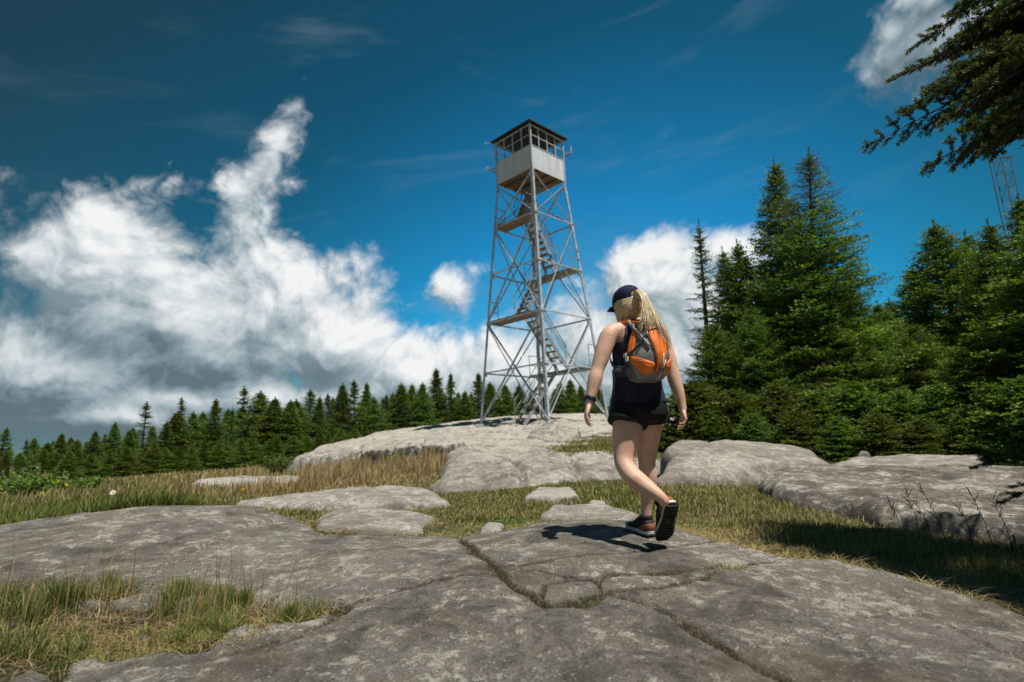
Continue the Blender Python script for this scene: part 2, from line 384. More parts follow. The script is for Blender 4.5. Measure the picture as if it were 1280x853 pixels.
mg, n, b = mat('bare_rock_and_soil')
c, h = rock_shader(n, b, .10, .1, 1.32)
sc_, sh_ = soil_col(n)
dirt = n.mix(n.sstep(n.noise(n.pos(), 55, 6, .7), .42, .62), (.030, .026, .014), (.17, .135, .072))
dirt = n.mix(n.sstep(n.noise(n.pos(), 9, 4, .6), .55, .7), dirt, (.085, .095, .028))
rmk = n.attr('rock'); smk = n.attr('soil')
c = n.mix(smk, c, dirt); c = n.mix(n.m('SUBTRACT', 1, rmk), c, sc_)
n.put(b.inputs['Base Color'], c); b.inputs['Roughness'].default_value = .9; b.inputs['Specular IOR Level'].default_value = .25
n.put(b.inputs['Normal'], n.bump(n.m('ADD', h, n.m('MULTIPLY', sh_, n.m('MULTIPLY', n.m('SUBTRACT', 1, rmk), .7))), 1., .05))
me, _ = gridmesh('ground', gx, gy, gz); attr(me, 'rock', rk); attr(me, 'soil', so_)
tag(link('ground', me, None, (mg,)), kind='structure')

# ---------------------------------------------------------------- rock outcrops
def poly_sd(x, y, P):
    P = np.asarray(P, float); d = np.full(x.shape, 1e9); ins = np.zeros(x.shape, bool)
    for a, b in zip(P, np.roll(P, -1, 0)):
        ab = b-a; t = np.clip(((x-a[0])*ab[0]+(y-a[1])*ab[1])/(ab@ab), 0, 1)
        d = np.minimum(d, np.hypot(x-a[0]-t*ab[0], y-a[1]-t*ab[1]))
        cnd = ((a[1] > y) != (b[1] > y)) & (x < (b[0]-a[0])*(y-a[1])/((b[1]-a[1]) or 1e-9)+a[0]); ins ^= cnd
    return np.where(ins, d, -d)
ROCKS = []                                  # (height function, sd function)
def outcrop(name, label, foot, tops, edge, m, res=.04, amp=.05, wob=.2, cat='rock', sink=.15, p=2.4, cracks=(), group=None, flat=0.):
    if flat:
        F = np.array([hit(q[0], q[1])[:2] for q in foot]); T = []
        f = lambda x, y: H0(x, y)+flat
    else:
        F = np.array([at(*q)[:2] for q in foot]); T = [tuple(at(*q)) for q in tops]
        f = TPS(T, .03) if len(T) > 3 else (lambda x, y: np.full(np.shape(x), np.mean([t[2] for t in T])))
    cw = [[np.array(at(*q)[:2]) for q in c] for c in cracks]
    def hz(x, y):
        sd = poly_sd(x, y, F) + wob*fbm(x+3, y+8, .45/max(wob, .05)*.35, 4)
        g = H0(x, y)-.075-sink
        t = np.clip((sd+.02)/edge, 0, 1); s = (1-(1-t)**p)**(1/p)
        top = f(x, y) + amp*fbm(x, y, .9, 5) + amp*.25*fbm(x, y+5, 5, 4) - amp*1.6*np.clip(.12-np.abs(fbm(x-4, y*1.5+2, .55, 3)), 0, 1)*4
        for c in cw:
            d = seg_dist(x+.06*fbm(x, y, 2, 3), y+.06*fbm(x+4, y, 2, 3), c); top = top - .10*np.exp(-(d/.06)**2)
        return g+np.maximum(top-g, .02)*s - np.maximum(-sd, 0)*1.5, sd
    lo = F.min(0)-.4; hi = F.max(0)+.4
    X, Y = np.meshgrid(np.arange(lo[0], hi[0], res), np.arange(lo[1], hi[1], res), indexing='ij')
    Z, sd = hz(X, Y)
    me, _ = gridmesh(name, X, Y, Z, sd > -.10)
    o = link(name, me, None, (m,))
    tag(o, label, cat, group); ROCKS.append((hz, F, edge)); return o
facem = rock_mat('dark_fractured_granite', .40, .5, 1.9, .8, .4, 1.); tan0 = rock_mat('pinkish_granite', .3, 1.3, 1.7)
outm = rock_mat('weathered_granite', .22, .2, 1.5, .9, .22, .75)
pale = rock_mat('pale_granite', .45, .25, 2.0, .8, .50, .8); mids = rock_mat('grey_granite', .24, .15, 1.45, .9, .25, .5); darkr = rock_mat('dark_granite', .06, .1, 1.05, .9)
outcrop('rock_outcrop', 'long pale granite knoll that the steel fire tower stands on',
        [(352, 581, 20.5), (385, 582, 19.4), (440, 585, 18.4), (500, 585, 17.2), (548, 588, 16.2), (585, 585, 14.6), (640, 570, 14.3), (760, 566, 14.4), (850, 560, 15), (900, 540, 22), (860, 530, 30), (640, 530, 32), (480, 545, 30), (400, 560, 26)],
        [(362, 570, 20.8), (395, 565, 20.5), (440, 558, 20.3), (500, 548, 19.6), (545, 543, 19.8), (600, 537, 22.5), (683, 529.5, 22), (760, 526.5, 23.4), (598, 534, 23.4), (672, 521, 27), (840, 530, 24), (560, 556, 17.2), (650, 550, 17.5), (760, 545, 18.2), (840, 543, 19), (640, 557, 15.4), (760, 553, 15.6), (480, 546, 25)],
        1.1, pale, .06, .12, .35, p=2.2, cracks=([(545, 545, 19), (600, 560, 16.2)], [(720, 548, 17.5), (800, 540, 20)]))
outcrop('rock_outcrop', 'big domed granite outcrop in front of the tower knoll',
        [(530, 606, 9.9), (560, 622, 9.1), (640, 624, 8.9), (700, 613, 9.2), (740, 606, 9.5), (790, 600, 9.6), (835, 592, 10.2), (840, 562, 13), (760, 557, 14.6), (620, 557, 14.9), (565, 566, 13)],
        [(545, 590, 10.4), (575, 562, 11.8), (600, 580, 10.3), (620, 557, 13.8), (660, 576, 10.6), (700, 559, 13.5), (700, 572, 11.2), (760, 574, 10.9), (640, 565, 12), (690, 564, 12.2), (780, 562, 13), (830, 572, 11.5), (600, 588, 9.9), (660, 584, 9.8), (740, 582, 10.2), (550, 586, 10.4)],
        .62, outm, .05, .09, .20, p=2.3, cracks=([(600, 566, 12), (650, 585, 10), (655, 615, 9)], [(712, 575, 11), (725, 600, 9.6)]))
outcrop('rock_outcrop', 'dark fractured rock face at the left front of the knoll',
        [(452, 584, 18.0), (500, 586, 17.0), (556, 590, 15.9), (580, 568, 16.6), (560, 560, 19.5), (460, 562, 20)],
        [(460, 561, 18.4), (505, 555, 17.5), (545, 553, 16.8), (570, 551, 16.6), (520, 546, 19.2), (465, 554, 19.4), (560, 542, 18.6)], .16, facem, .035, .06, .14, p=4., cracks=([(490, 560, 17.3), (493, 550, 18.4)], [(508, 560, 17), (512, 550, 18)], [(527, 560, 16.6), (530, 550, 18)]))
outcrop('rock_outcrop', 'low pinkish rock hump at the far left tip of the knoll',
        [(362, 583, 19.8), (400, 585, 19.0), (424, 583, 18.8), (424, 572, 20), (380, 571, 20.6)], [(368, 572, 20.0), (395, 570, 19.8), (418, 567, 19.6), (395, 568, 20.3)], .3, tan0, .05, .05, .12)
outcrop('boulder', 'dark-edged boulder lying on the knoll below the tower',
        [(655, 556, 16.6), (700, 557, 16.4), (727, 553, 16.8), (724, 543, 18.4), (690, 540, 18.8), (664, 546, 18)],
        [(664, 540, 17.2), (690, 532, 17.4), (720, 535, 17.4), (692, 545, 16.8), (665, 540, 18.2), (692, 532, 18.4), (718, 535, 18.2)], .22, mids, .04, .05, .12)
outcrop('rock_outcrop', 'low flat granite ledge lying in dry grass behind the left slab',
        [(285, 631, 7.3), (340, 633, 7.0), (420, 635, 6.9), (500, 633, 7.0), (568, 627, 7.3), (540, 612, 8.6), (440, 607, 9.0), (385, 613, 8.5)],
        [(310, 626, 7.4), (380, 622, 7.5), (440, 609, 8.6), (440, 624, 7.2), (500, 612, 8.2), (500, 624, 7.2), (550, 619, 7.7), (400, 614, 8.2)],
        .20, mids, .03, .035, .12, cracks=([(400, 630, 7), (440, 616, 8)],))
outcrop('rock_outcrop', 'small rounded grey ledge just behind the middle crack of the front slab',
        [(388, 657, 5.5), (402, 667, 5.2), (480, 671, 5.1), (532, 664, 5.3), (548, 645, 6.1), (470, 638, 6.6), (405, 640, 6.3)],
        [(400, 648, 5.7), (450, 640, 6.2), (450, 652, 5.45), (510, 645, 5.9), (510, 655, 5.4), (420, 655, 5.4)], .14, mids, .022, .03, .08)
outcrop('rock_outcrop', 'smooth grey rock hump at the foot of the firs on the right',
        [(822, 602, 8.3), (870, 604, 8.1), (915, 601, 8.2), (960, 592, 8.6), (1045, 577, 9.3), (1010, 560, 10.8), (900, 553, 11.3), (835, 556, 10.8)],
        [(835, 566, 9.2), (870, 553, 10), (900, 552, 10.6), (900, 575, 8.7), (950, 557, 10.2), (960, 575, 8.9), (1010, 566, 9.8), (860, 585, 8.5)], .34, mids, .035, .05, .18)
outcrop('rock_outcrop', 'broad dark flat rock slab on the right with dead twigs in front',
        [(940, 600, 7.3), (1000, 622, 6.2), (1100, 642, 5.5), (1230, 655, 5.0), (1400, 668, 4.6), (1400, 596, 6.6), (1230, 586, 7.4), (1050, 581, 8.2), (965, 588, 8.0)],
        [(955, 594, 7.5), (1010, 586, 7.7), (1010, 605, 6.6), (1100, 584, 7.6), (1100, 618, 6.0), (1230, 590, 6.9), (1230, 635, 5.3), (1380, 600, 6.2), (1380, 650, 4.8)],
        .18, darkr, .025, .035, .14)
outcrop('rock_outcrop', 'thin grey rock strip between the dark slab and the fir trees',
        [(1040, 584, 8.7), (1130, 584, 8.5), (1222, 583, 8.3), (1228, 574, 9.4), (1130, 571, 9.8), (1060, 571, 9.7)],
        [(1060, 577, 9.0), (1140, 574, 9.1), (1210, 575, 8.8), (1130, 579, 8.7)], .12, mids, .03, .03, .10)
tan = rock_mat('tan_granite', .5, 1.2, 1.5)
outcrop('rock_outcrop', 'flat tan rock slab lying out in the left meadow',
        [(238, 609, 12.6), (300, 610, 12.2), (380, 603, 12.8), (375, 596, 14.4), (300, 596, 14.8), (245, 601, 14.2)],
        [(250, 602, 13), (300, 597, 13.6), (360, 597, 13.4), (300, 603, 12.6)], .15, tan, .05, .02, .15, flat=.04)
outcrop('rock_outcrop', 'narrow tan rock edge far back in the meadow by the trees',
        [(115, 591, 19.5), (150, 589, 19), (178, 587, 19), (170, 583, 21), (120, 585, 21.5)], [(120, 586, 20), (150, 584, 20), (172, 583, 20), (140, 587, 19.5)], .2, tan, .06, .03, .15, flat=.06)
for lab, ft, tp in (('small round stone sitting in the grass behind the long crack', [(598, 657, 5.2), (614, 660, 5.1), (629, 656, 5.2), (628, 648, 5.6), (605, 646, 5.7)], [(606, 648, 5.35), (618, 645, 5.45), (622, 650, 5.3), (610, 653, 5.25)]),
                    ('pale flat stone in the green grass below the big outcrop', [(655, 622, 7.4), (690, 624, 7.2), (722, 618, 7.4), (715, 609, 8.2), (670, 609, 8.3)], [(665, 612, 7.6), (690, 606, 7.8), (710, 609, 7.7), (690, 615, 7.4)]),
                    ('small pale stone in grass left of the walking woman', [(730, 631, 6.9), (745, 632, 6.8), (762, 628, 6.9), (758, 621, 7.4), (736, 620, 7.5)], [(737, 620, 7.1), (748, 618, 7.2), (755, 621, 7.1), (746, 625, 6.9)]),
                    ('long flat stone strip in grass behind the woman and her shadow', [(672, 648, 5.6), (720, 652, 5.4), (780, 652, 5.35), (800, 643, 5.7), (760, 634, 6.3), (690, 635, 6.3)], [(690, 637, 5.9), (730, 633, 6.1), (780, 637, 5.9), (730, 645, 5.55), (770, 645, 5.6)]),
                    ('tiny pale stone under the firs behind the rock strip', [(1070, 571, 10.2), (1087, 571, 10.2), (1086, 566, 10.6), (1073, 566, 10.6)], [(1073, 564.5, 10.3), (1084, 564.5, 10.3), (1079, 563, 10.4)])):
    outcrop('stone', lab, ft, tp, .10, mids if 'strip' in lab else pale, .02, .012, .04, cat='stone', sink=.08, flat=.0 if 'strip' in lab else .015 if 'flat' in lab else -.035)
def surf(x, y):
    """top of ground or rock at x,y (arrays); also True where rock outcrop"""
    x = np.atleast_1d(np.asarray(x, float)); y = np.atleast_1d(np.asarray(y, float))
    z = H(x, y); on = np.zeros(len(x), bool)
    for hz, F, e in ROCKS:
        lo = F.min(0)-.4; hi = F.max(0)+.4
        k = (x > lo[0]) & (x < hi[0]) & (y > lo[1]) & (y < hi[1])
        if not k.any(): continue
        zz, sd = hz(x[k], y[k]); up = (sd > -.08) & (zz > z[k]-.01)
        zk = z[k]; zk[up] = np.maximum(zk, zz)[up]; z[k] = zk; t = on[k]; t[up] = True; on[k] = t
    return z, on
# ---------------------------------------------------------------- fire tower
class MB:
    def __init__(s): s.v = []; s.f = []
    def box8(s, P):
        i = len(s.v); s.v += [tuple(p) for p in P]
        s.f += [tuple(i+k for k in q) for q in ((0, 1, 2, 3), (7, 6, 5, 4), (0, 4, 5, 1), (1, 5, 6, 2), (2, 6, 7, 3), (3, 7, 4, 0))]
    def bar(s, a, b, w, h, up=(0, 0, 1), off=(0, 0)):
        a = Vector(a); b = Vector(b); d = (b-a).normalized(); x = d.cross(Vector(up))
        if x.length < 1e-4: x = d.cross(Vector((0, 1, 0)))
        x.normalize(); y = x.cross(d).normalized()
        o = x*off[0]+y*off[1]; c = [(-w/2, -h/2), (w/2, -h/2), (w/2, h/2), (-w/2, h/2)]
        s.box8([a+o+x*p+y*q for p, q in c]+[b+o+x*p+y*q for p, q in c])
    def angle(s, a, b, w, t, up):
        """L section: a flange along `up` and one square to it"""
        s.bar(a, b, t, w, up, (0, w/2)); s.bar(a, b, w-t, t, up, (w/2, t/2))
    def box(s, lo, hi):
        (a, b, c), (d, e, f) = lo, hi
        s.box8([(a, b, c), (a, e, c), (d, e, c), (d, b, c), (a, b, f), (a, e, f), (d, e, f), (d, b, f)])
    def tube(s, pts, rad, n=8, cap=True):
        pts = [Vector(p) for p in pts]; rad = rad if hasattr(rad, '__len__') else [rad]*len(pts)
        base = len(s.v); ref = Vector((.3, .2, 1)).normalized()
        for i, p in enumerate(pts):
            d = (pts[min(i+1, len(pts)-1)]-pts[max(i-1, 0)]).normalized()
            x = d.cross(ref); x = x if x.length > 1e-3 else d.cross(Vector((1, 0, 0))); x.normalize(); y = d.cross(x)
            for k in range(n):
                a = 2*math.pi*k/n; s.v.append(tuple(p+(x*math.cos(a)+y*math.sin(a))*rad[i]))
        for i in range(len(pts)-1):
            for k in range(n):
                s.f.append((base+i*n+k, base+i*n+(k+1) % n, base+(i+1)*n+(k+1) % n, base+(i+1)*n+k))
        if cap:
            s.f.append(tuple(base+k for k in range(n))[::-1]); s.f.append(tuple(base+(len(pts)-1)*n+k for k in range(n)))
    def build(s, name, m, parent=None, smooth=False, bevel=0):
        me = bpy.data.meshes.new(name); me.from_pydata(s.v, [], s.f)
        bm = bmesh.new(); bm.from_mesh(me); bmesh.ops.recalc_face_normals(bm, faces=bm.faces); bm.to_mesh(me); bm.free()
        me.polygons.foreach_set('use_smooth', [smooth]*len(me.polygons))
        return link(name, me, parent, (m,))
galv = simple('galvanised_steel', (.50, .53, .56), .45, .25, .25, 6, .1)
galv_dull = simple('weathered_steel', (.30, .315, .33), .55, .2, .3, 8, .1)
sheet, n_, b_ = mat('painted_sheet_wall')
_f = n_.noise(n_.vm('MULTIPLY', n_.obj(), (3., 3., .8)), 1.4, 6, .65)
n_.put(b_.inputs['Base Color'], n_.mix(n_.sstep(_f, .35, .7), (.52, .55, .58), (.66, .69, .715)))
_c = b_.inputs['Base Color'].links[0].from_socket; _r = n_.noise(n_.vm('MULTIPLY', n_.obj(), (5., 5., .9)), 2.2, 7, .7)
n_.put(b_.inputs['Base Color'], n_.mix(n_.m('MULTIPLY', n_.sstep(_r, .58, .72), .5), _c, (.26, .20, .15)))
b_.inputs['Roughness'].default_value = .6
wood = simple('weathered_stair_planks', (.25, .18, .12), .8, 0, .4, 14, .2)
floorm = simple('cabin_underside_boards', (.20, .135, .085), .8, 0, .3, 5, .2)
roofm = simple('dark_roof_metal', (.045, .044, .043), .6, .2, .2, 6)
conc = simple('concrete_footing', (.42, .40, .37), .9, 0, .2, 8, .2)
TX, TY = 1.1717, 23.44; ZB = .8866+CZ; ZF = 11.4312+CZ; HB = 1.8748; HT = 1.065; WH = .95; ZR = 13.40+CZ; HR = 1.235
tower = empty('fire_tower', (TX, TY, ZB))
tag(tower, 'tall steel lattice fire lookout tower with zigzag stairs and a square cabin on top', 'fire tower')
q2 = math.sqrt(2)
DIRC = [Vector((0, -1, 0)), Vector((1, 0, 0)), Vector((0, 1, 0)), Vector((-1, 0, 0))]   # front, right, back, left corners
C0 = Vector((TX, TY, 0))
def corner(k, t):
    h = HB+(HT-HB)*t; return C0+DIRC[k % 4]*h*q2+Vector((0, 0, ZB+(ZF-ZB)*t))
def node(k, k2, t, s):                        # point along face k-k2 at level t
    return corner(k, t).lerp(corner(k2, t), s)
for k in range(4):
    a = corner(k, 0); z = Hs(a.x, a.y); z = float(surf([a.x], [a.y])[0][0])
    mb = MB(); a2 = a+(a-corner(k, 1))*((a.z-min(z, a.z)+.02)/(ZF-ZB))
    inw = -DIRC[k]; e1 = (DIRC[(k+1) % 4]-DIRC[k]).normalized(); e2 = (DIRC[(k+3) % 4]-DIRC[k]).normalized()
    top = corner(k, 1)
    w_ = .115; t_ = .014
    for e, e_ in ((e1, e2), (e2, e1)):          # two flanges, each lying in its tower face
        P = []
        for p in (a2, top):
            for (u, v) in ((0, 0), (w_, 0), (w_, t_), (0, t_)): P.append(p+e*u+e_*v*(1 if e is e1 else 1))
        mb.box8(P)
    mb.build('leg', galv, tower)
    mb = MB(); zz = min(z, a.z); mb.box((a2.x-.20, a2.y-.20, zz-.25), (a2.x+.20, a2.y+.20, zz+.09)); mb.build('footing', conc, tower)
    mb = MB(); mb.box((a2.x-.13, a2.y-.13, zz+.092), (a2.x+.13, a2.y+.13, zz+.11)); mb.build('base_plate', galv, tower)
LV = [.2, .4, .6, .8]
for k in range(4):
    k2 = (k+1) % 4; nrm = (DIRC[k]+DIRC[k2]).normalized()
    for t in LV:
        mb = MB(); mb.angle(corner(k, t)-nrm*.02, corner(k2, t)-nrm*.02, .06, .009, (0, 0, 1)); mb.build('strut', galv, tower)
    for (ta, tb) in ((.004, .4), (.4, .8), (.8, .985)):
        mb = MB(); mb.angle(corner(k, ta)-nrm*.016, corner(k2, tb)-nrm*.016, .058, .009, tuple(nrm)); mb.build('brace', galv, tower)
        mb = MB(); mb.angle(corner(k2, ta)-nrm*.042, corner(k, tb)-nrm*.042, .058, .009, tuple(nrm)); mb.build('brace', galv, tower)
for k in range(4):                              # bolted plates where the braces meet the legs
    e1 = (DIRC[(k+1) % 4]-DIRC[k]).normalized(); e2 = (DIRC[(k+3) % 4]-DIRC[k]).normalized()
    for t in LV:
        c_ = corner(k, t)
        for e in (e1, e2):
            o_ = (e1+e2 - e*(e1+e2).dot(e)).normalized()*-.004
            mb = MB(); mb.bar(c_+e*.12+o_-Vector((0, 0, .10)), c_+e*.12+o_+Vector((0, 0, .10)), .20, .008, tuple(o_)); mb.build('gusset_plate', galv, tower)
# stairs: landings along the front-left face (levels .8 and .4) and back-right face (.6 and .2)
# local axes: eu runs from the back-right face to the front-left face; ev runs along the faces (left -> front)
eu = -(DIRC[1]+DIRC[2]).normalized(); ev = (DIRC[0]-DIRC[3]).normalized()
def sp(u, v, z): return C0+eu*u+ev*v+Vector((0, 0, z))
def lz(t): return ZB+(ZF-ZB)*t
def lh(t): return HB+(HT-HB)*t
lev = [(0., -1), (.2, -1), (.4, 1), (.6, -1), (.8, 1), (1., -1)]
for t, s in lev[1:5]:
    h = lh(t); z = lz(t); u0 = s*(h-.03); u1 = s*(h-.03-.62)
    v0, v1 = -h+.03, h*.62 if s > 0 else h-.03
    mb = MB()
    nb = 4
    for i in range(nb):
        ua = u0+(u1-u0)*i/nb; ub = u0+(u1-u0)*(i+.93)/nb
        P = [sp(ua, v0, z+.065), sp(ua, v1, z+.065), sp(ub, v1, z+.065), sp(ub, v0, z+.065)]
        mb.box8(P+[p+Vector((0, 0, .04)) for p in P])
    o = mb.build('landing', wood, tower)
    mb = MB()
    for v in (v0+.05, (v0+v1)/2, v1-.05): mb.bar(sp(u0, v, z+.032), sp(u1, v, z+.032), .05, .055)
    mb.bar(sp(u1, v0, z+.03), sp(u1, v1, z+.03), .012, .10); mb.build('landing_joist', galv_dull, o)
    for v in (v0, v1):
        mb = MB(); mb.bar(sp(u1, v, z+.1), sp(u1, v, z+1.0), .03, .03)
        for hh in (.55, .985): mb.bar(sp(u0, v, z+hh), sp(u1, v, z+hh), .03, .03)
        mb.build('landing_rail', galv_dull, o)
for i in range(5):
    (ta, sa), (tb, sb) = lev[i], lev[i+1]
    za = lz(ta)+(.10 if i else .0); zb = lz(tb)+(.10 if i < 4 else .05)
    ua = sa*(lh(ta)-.70) if i else 1.15; ub = sb*(lh(tb)-.70) if i < 4 else -.55
    if i == 0: za = float(surf([sp(ua, 0, 0).x], [sp(ua, 0, 0).y])[0][0])
    lane = -.36 if i % 2 == 0 else .30
    wd = .56
    mb = MB()
    for dv in (-wd/2, wd/2): mb.bar(sp(ua, lane+dv, za-.02), sp(ub, lane+dv, zb-.02), .022, .17)
    fl = mb.build('stair_flight', galv_dull, tower)
    N = 9
    for j in range(1, N):
        f_ = j/N; mb = MB(); u = ua+(ub-ua)*f_; z = za+(zb-za)*f_; du = .12*(1 if ub > ua else -1)
        P = [sp(u-du, lane-wd/2+.013, z), sp(u-du, lane+wd/2-.013, z), sp(u+du, lane+wd/2-.013, z), sp(u+du, lane-wd/2+.013, z)]
        mb.box8(P+[p+Vector((0, 0, .038)) for p in P]); mb.build('tread', wood, fl)
    for dv in (-wd/2, wd/2):
        mb = MB()
        for hh in (.5, .9): mb.bar(sp(ua, lane+dv*1.06, za+hh), sp(ub, lane+dv*1.06, zb+hh), .026, .026)
        for f_ in (.06, .5, .94):
            p = sp(ua+(ub-ua)*f_, lane+dv*1.06, za+(zb-za)*f_); mb.bar(p, p+Vector((0, 0, .9)), .026, .026)
        mb.build('handrail', galv_dull, fl)
# cabin
def cp(k, h, z): return C0+DIRC[k % 4]*h*q2+Vector((0, 0, z))
mb = MB()
hatch = [(-HT+.02, -HT+.02, HT-.02, -.05), (-HT+.02, .0, -.80, HT-.02)]
# floor boards leave the stair hatch open towards the back-right
def quad(u0, v0, u1, v1, za, zb):
    P = [sp(u0, v0, za), sp(u1, v0, za), sp(u1, v1, za), sp(u0, v1, za)]; return P+[p+Vector((0, 0, zb-za)) for p in P]
mb.box8(quad(-.25, -HT+.02, HT-.02, HT-.02, ZF, ZF+.05)); mb.box8(quad(-HT+.02, .02, -.252, HT-.02, ZF, ZF+.05))
mb.box8(quad(-HT+.02, -HT+.02, -.252, -.72, ZF, ZF+.05))
fo = mb.build('cabin_floor', floorm, tower)
for u in (-.62, .0, .62):
    mb = MB(); vv = (.06 if u < -.3 else -HT+.05); mb.bar(sp(u, vv, ZF-.05), sp(u, HT-.05, ZF-.05), .05, .095); mb.build('floor_joist', simple('joist', (.10, .075, .055), .8), fo) if u == -.62 else mb.build('floor_joist', bpy.data.materials['joist'], fo)
for k in range(4):
    k2 = (k+1) % 4; nr = (DIRC[k]+DIRC[k2]).normalized()
    a, b = cp(k, HT, ZF-.06), cp(k2, HT, ZF-.06); d = (b-a).normalized()
    mb = MB(); A, B = a+d*.012, b-d*.012
    P = [A-nr*.012, B-nr*.012, B+nr*.0, A+nr*.0]; mb.box8(P+[p+Vector((0, 0, WH+.06)) for p in P])
    wl = mb.build('cabin_wall', sheet, tower)
    mb = MB()
    for s_, wv in ((.5, .012),): mb.bar(a.lerp(b, s_)+nr*.004, a.lerp(b, s_)+nr*.004+Vector((0, 0, WH+.06)), wv, .008, tuple(nr))
    mb.build('sheet_seam', galv_dull, wl)
    mb = MB(); mb.bar(A+Vector((0, 0, WH+.08))-nr*.01, B+Vector((0, 0, WH+.08))-nr*.01, .05, .04); mb.build('window_sill', galv, wl)
    # window openings: mullions and a middle rail, no glass in the frames
    mb = MB(); zt = ZR-.02; z0 = ZF+WH+.04
    for s_ in (.25, .5, .75): mb.bar(a.lerp(b, s_).xy.to_3d()+Vector((0, 0, z0))-nr*.02, a.lerp(b, s_).xy.to_3d()+Vector((0, 0, zt))-nr*.02, .05, .035, tuple(nr))
    zm = z0+(zt-z0)*.52
    mb.bar(A.xy.to_3d()+Vector((0, 0, zm))-nr*.045, B.xy.to_3d()+Vector((0, 0, zm))-nr*.045, .02, .035)
    mb.bar(A.xy.to_3d()+Vector((0, 0, zt-.03))-nr*.02, B.xy.to_3d()+Vector((0, 0, zt-.03))-nr*.02, .04, .05)
    mb.build('window_frame', galv, tower)
    mb = MB(); p = cp(k, HT-.012, 0); mb.bar(p+Vector((0, 0, ZF-.06)), p+Vector((0, 0, ZR-.02)), .075, .075, tuple(nr)); mb.build('corner_post', galv, tower)
mb = MB(); e = [cp(k, HR, ZR) for k in range(4)]; apx = C0+Vector((0, 0, ZR+.42))
i0 = len(mb.v); mb.v += [tuple(p) for p in e]+[tuple(p+Vector((0, 0, .045))) for p in e]+[tuple(apx), tuple(apx+Vector((0, 0, .05)))]
for k in range(4):
    j = (k+1) % 4; mb.f += [(k, j, 4+j, 4+k), (4+k, 4+j, 9), (j, k, 8)]
rf = mb.build('roof', roofm, tower)
mb = MB(); mb.box8([cp(k, HT-.03, ZR-.05) for k in range(4)]+[cp(k, HT-.03, ZR-.03) for k in range(4)]); mb.build('ceiling', roofm, rf)
for k in range(4):
    mb = MB(); mb.bar(e[k]+Vector((0, 0, -.02)), apx+Vector((0, 0, -.03)), .04, .05); mb.build('rafter', roofm, rf)
# small outrigger brackets at the eaves and walls
for (k, s1, z1, dx, up) in ((3, .0, ZR-.06, -.42, .0), (3, .0, ZF+.70, -.42, .03), (1, 0, ZF+WH+.32, .35, .30)):
    mb = MB(); p = cp(k, HT, z1); d = Vector((math.copysign(1, dx), -.1, 0)); L = abs(dx)
    mb.bar(p, p+d*L+Vector((0, 0, .05)), .035, .035); mb.bar(p+d*L+Vector((0, 0, -.03)), p+d*L+Vector((0, 0, .07+up)), .06, .07)
    if up: mb.bar(p+Vector((0, .6, .1)), p+d*L+Vector((0, .1, .05)), .03, .03)
    mb.build('outrigger', galv_dull, tower)
mb = MB(); p = corner(1, .8); mb.bar(p, p+Vector((.26, -.05, .06)), .05, .04); mb.build('outrigger', galv_dull, tower)

# ---------------------------------------------------------------- distant radio masts
mast_m = simple('mast_steel', (.12, .12, .125), .6, .2)
p0 = at(1266, 262, 42.); p1 = at(1250, 199, 42.)
base = Vector((p0[0], 42., float(H0(p0[0], 42.)))); topz = p1[2]
ma = empty('radio_mast', base); tag(ma, 'dark lattice radio mast rising behind the firs at the right edge', 'radio mast')
W2 = .36
cs = [Vector((base.x+sx*W2, base.y+sy*W2, base.z-.3)) for sx, sy in ((-1, -1), (1, -1), (1, 1), (-1, 1))]
for c in cs:
    mb = MB(); mb.bar(c, Vector((c.x, c.y, topz)), .045, .045); mb.build('mast_leg', mast_m, ma)
mb = MB(); nz = int((topz-base.z)/1.1)
for i in range(nz):
    za = base.z+i*1.1; zb = za+1.1
    for k in range(4):
        a, b = cs[k], cs[(k+1) % 4]
        mb.bar((a.x, a.y, zb), (b.x, b.y, zb), .03, .03)
        mb.bar((a.x, a.y, za), (b.x, b.y, zb), .026, .026) if i % 2 else mb.bar((b.x, b.y, za), (a.x, a.y, zb), .026, .026)
mb.build('lattice', mast_m, ma)
mb = MB(); mb.bar((cs[0].x-.2, cs[0].y, topz), (cs[1].x+.4, cs[1].y, topz), .08, .08); mb.build('top_bar', mast_m, ma)
p0 = at(1248, 255, 44.); p1 = at(1233, 200, 44.)
b2 = Vector((p0[0], 44., float(H0(p0[0], 44.))))
an = empty('antenna_pole', b2); tag(an, 'thin whip antenna pole left of the lattice radio mast', 'antenna')
mb = MB(); mb.tube([b2-Vector((0, 0, .3)), (b2.x, b2.y, p1[2])], [.07, .035], 8); mb.build('pole', mast_m, an)
mb = MB()
for f_ in (.80, .88, .95):
    z = b2.z+(p1[2]-b2.z)*f_; mb.bar((b2.x-.3, b2.y, z), (b2.x+.3, b2.y, z), .03, .03)
mb.build('crossbar', mast_m, an)
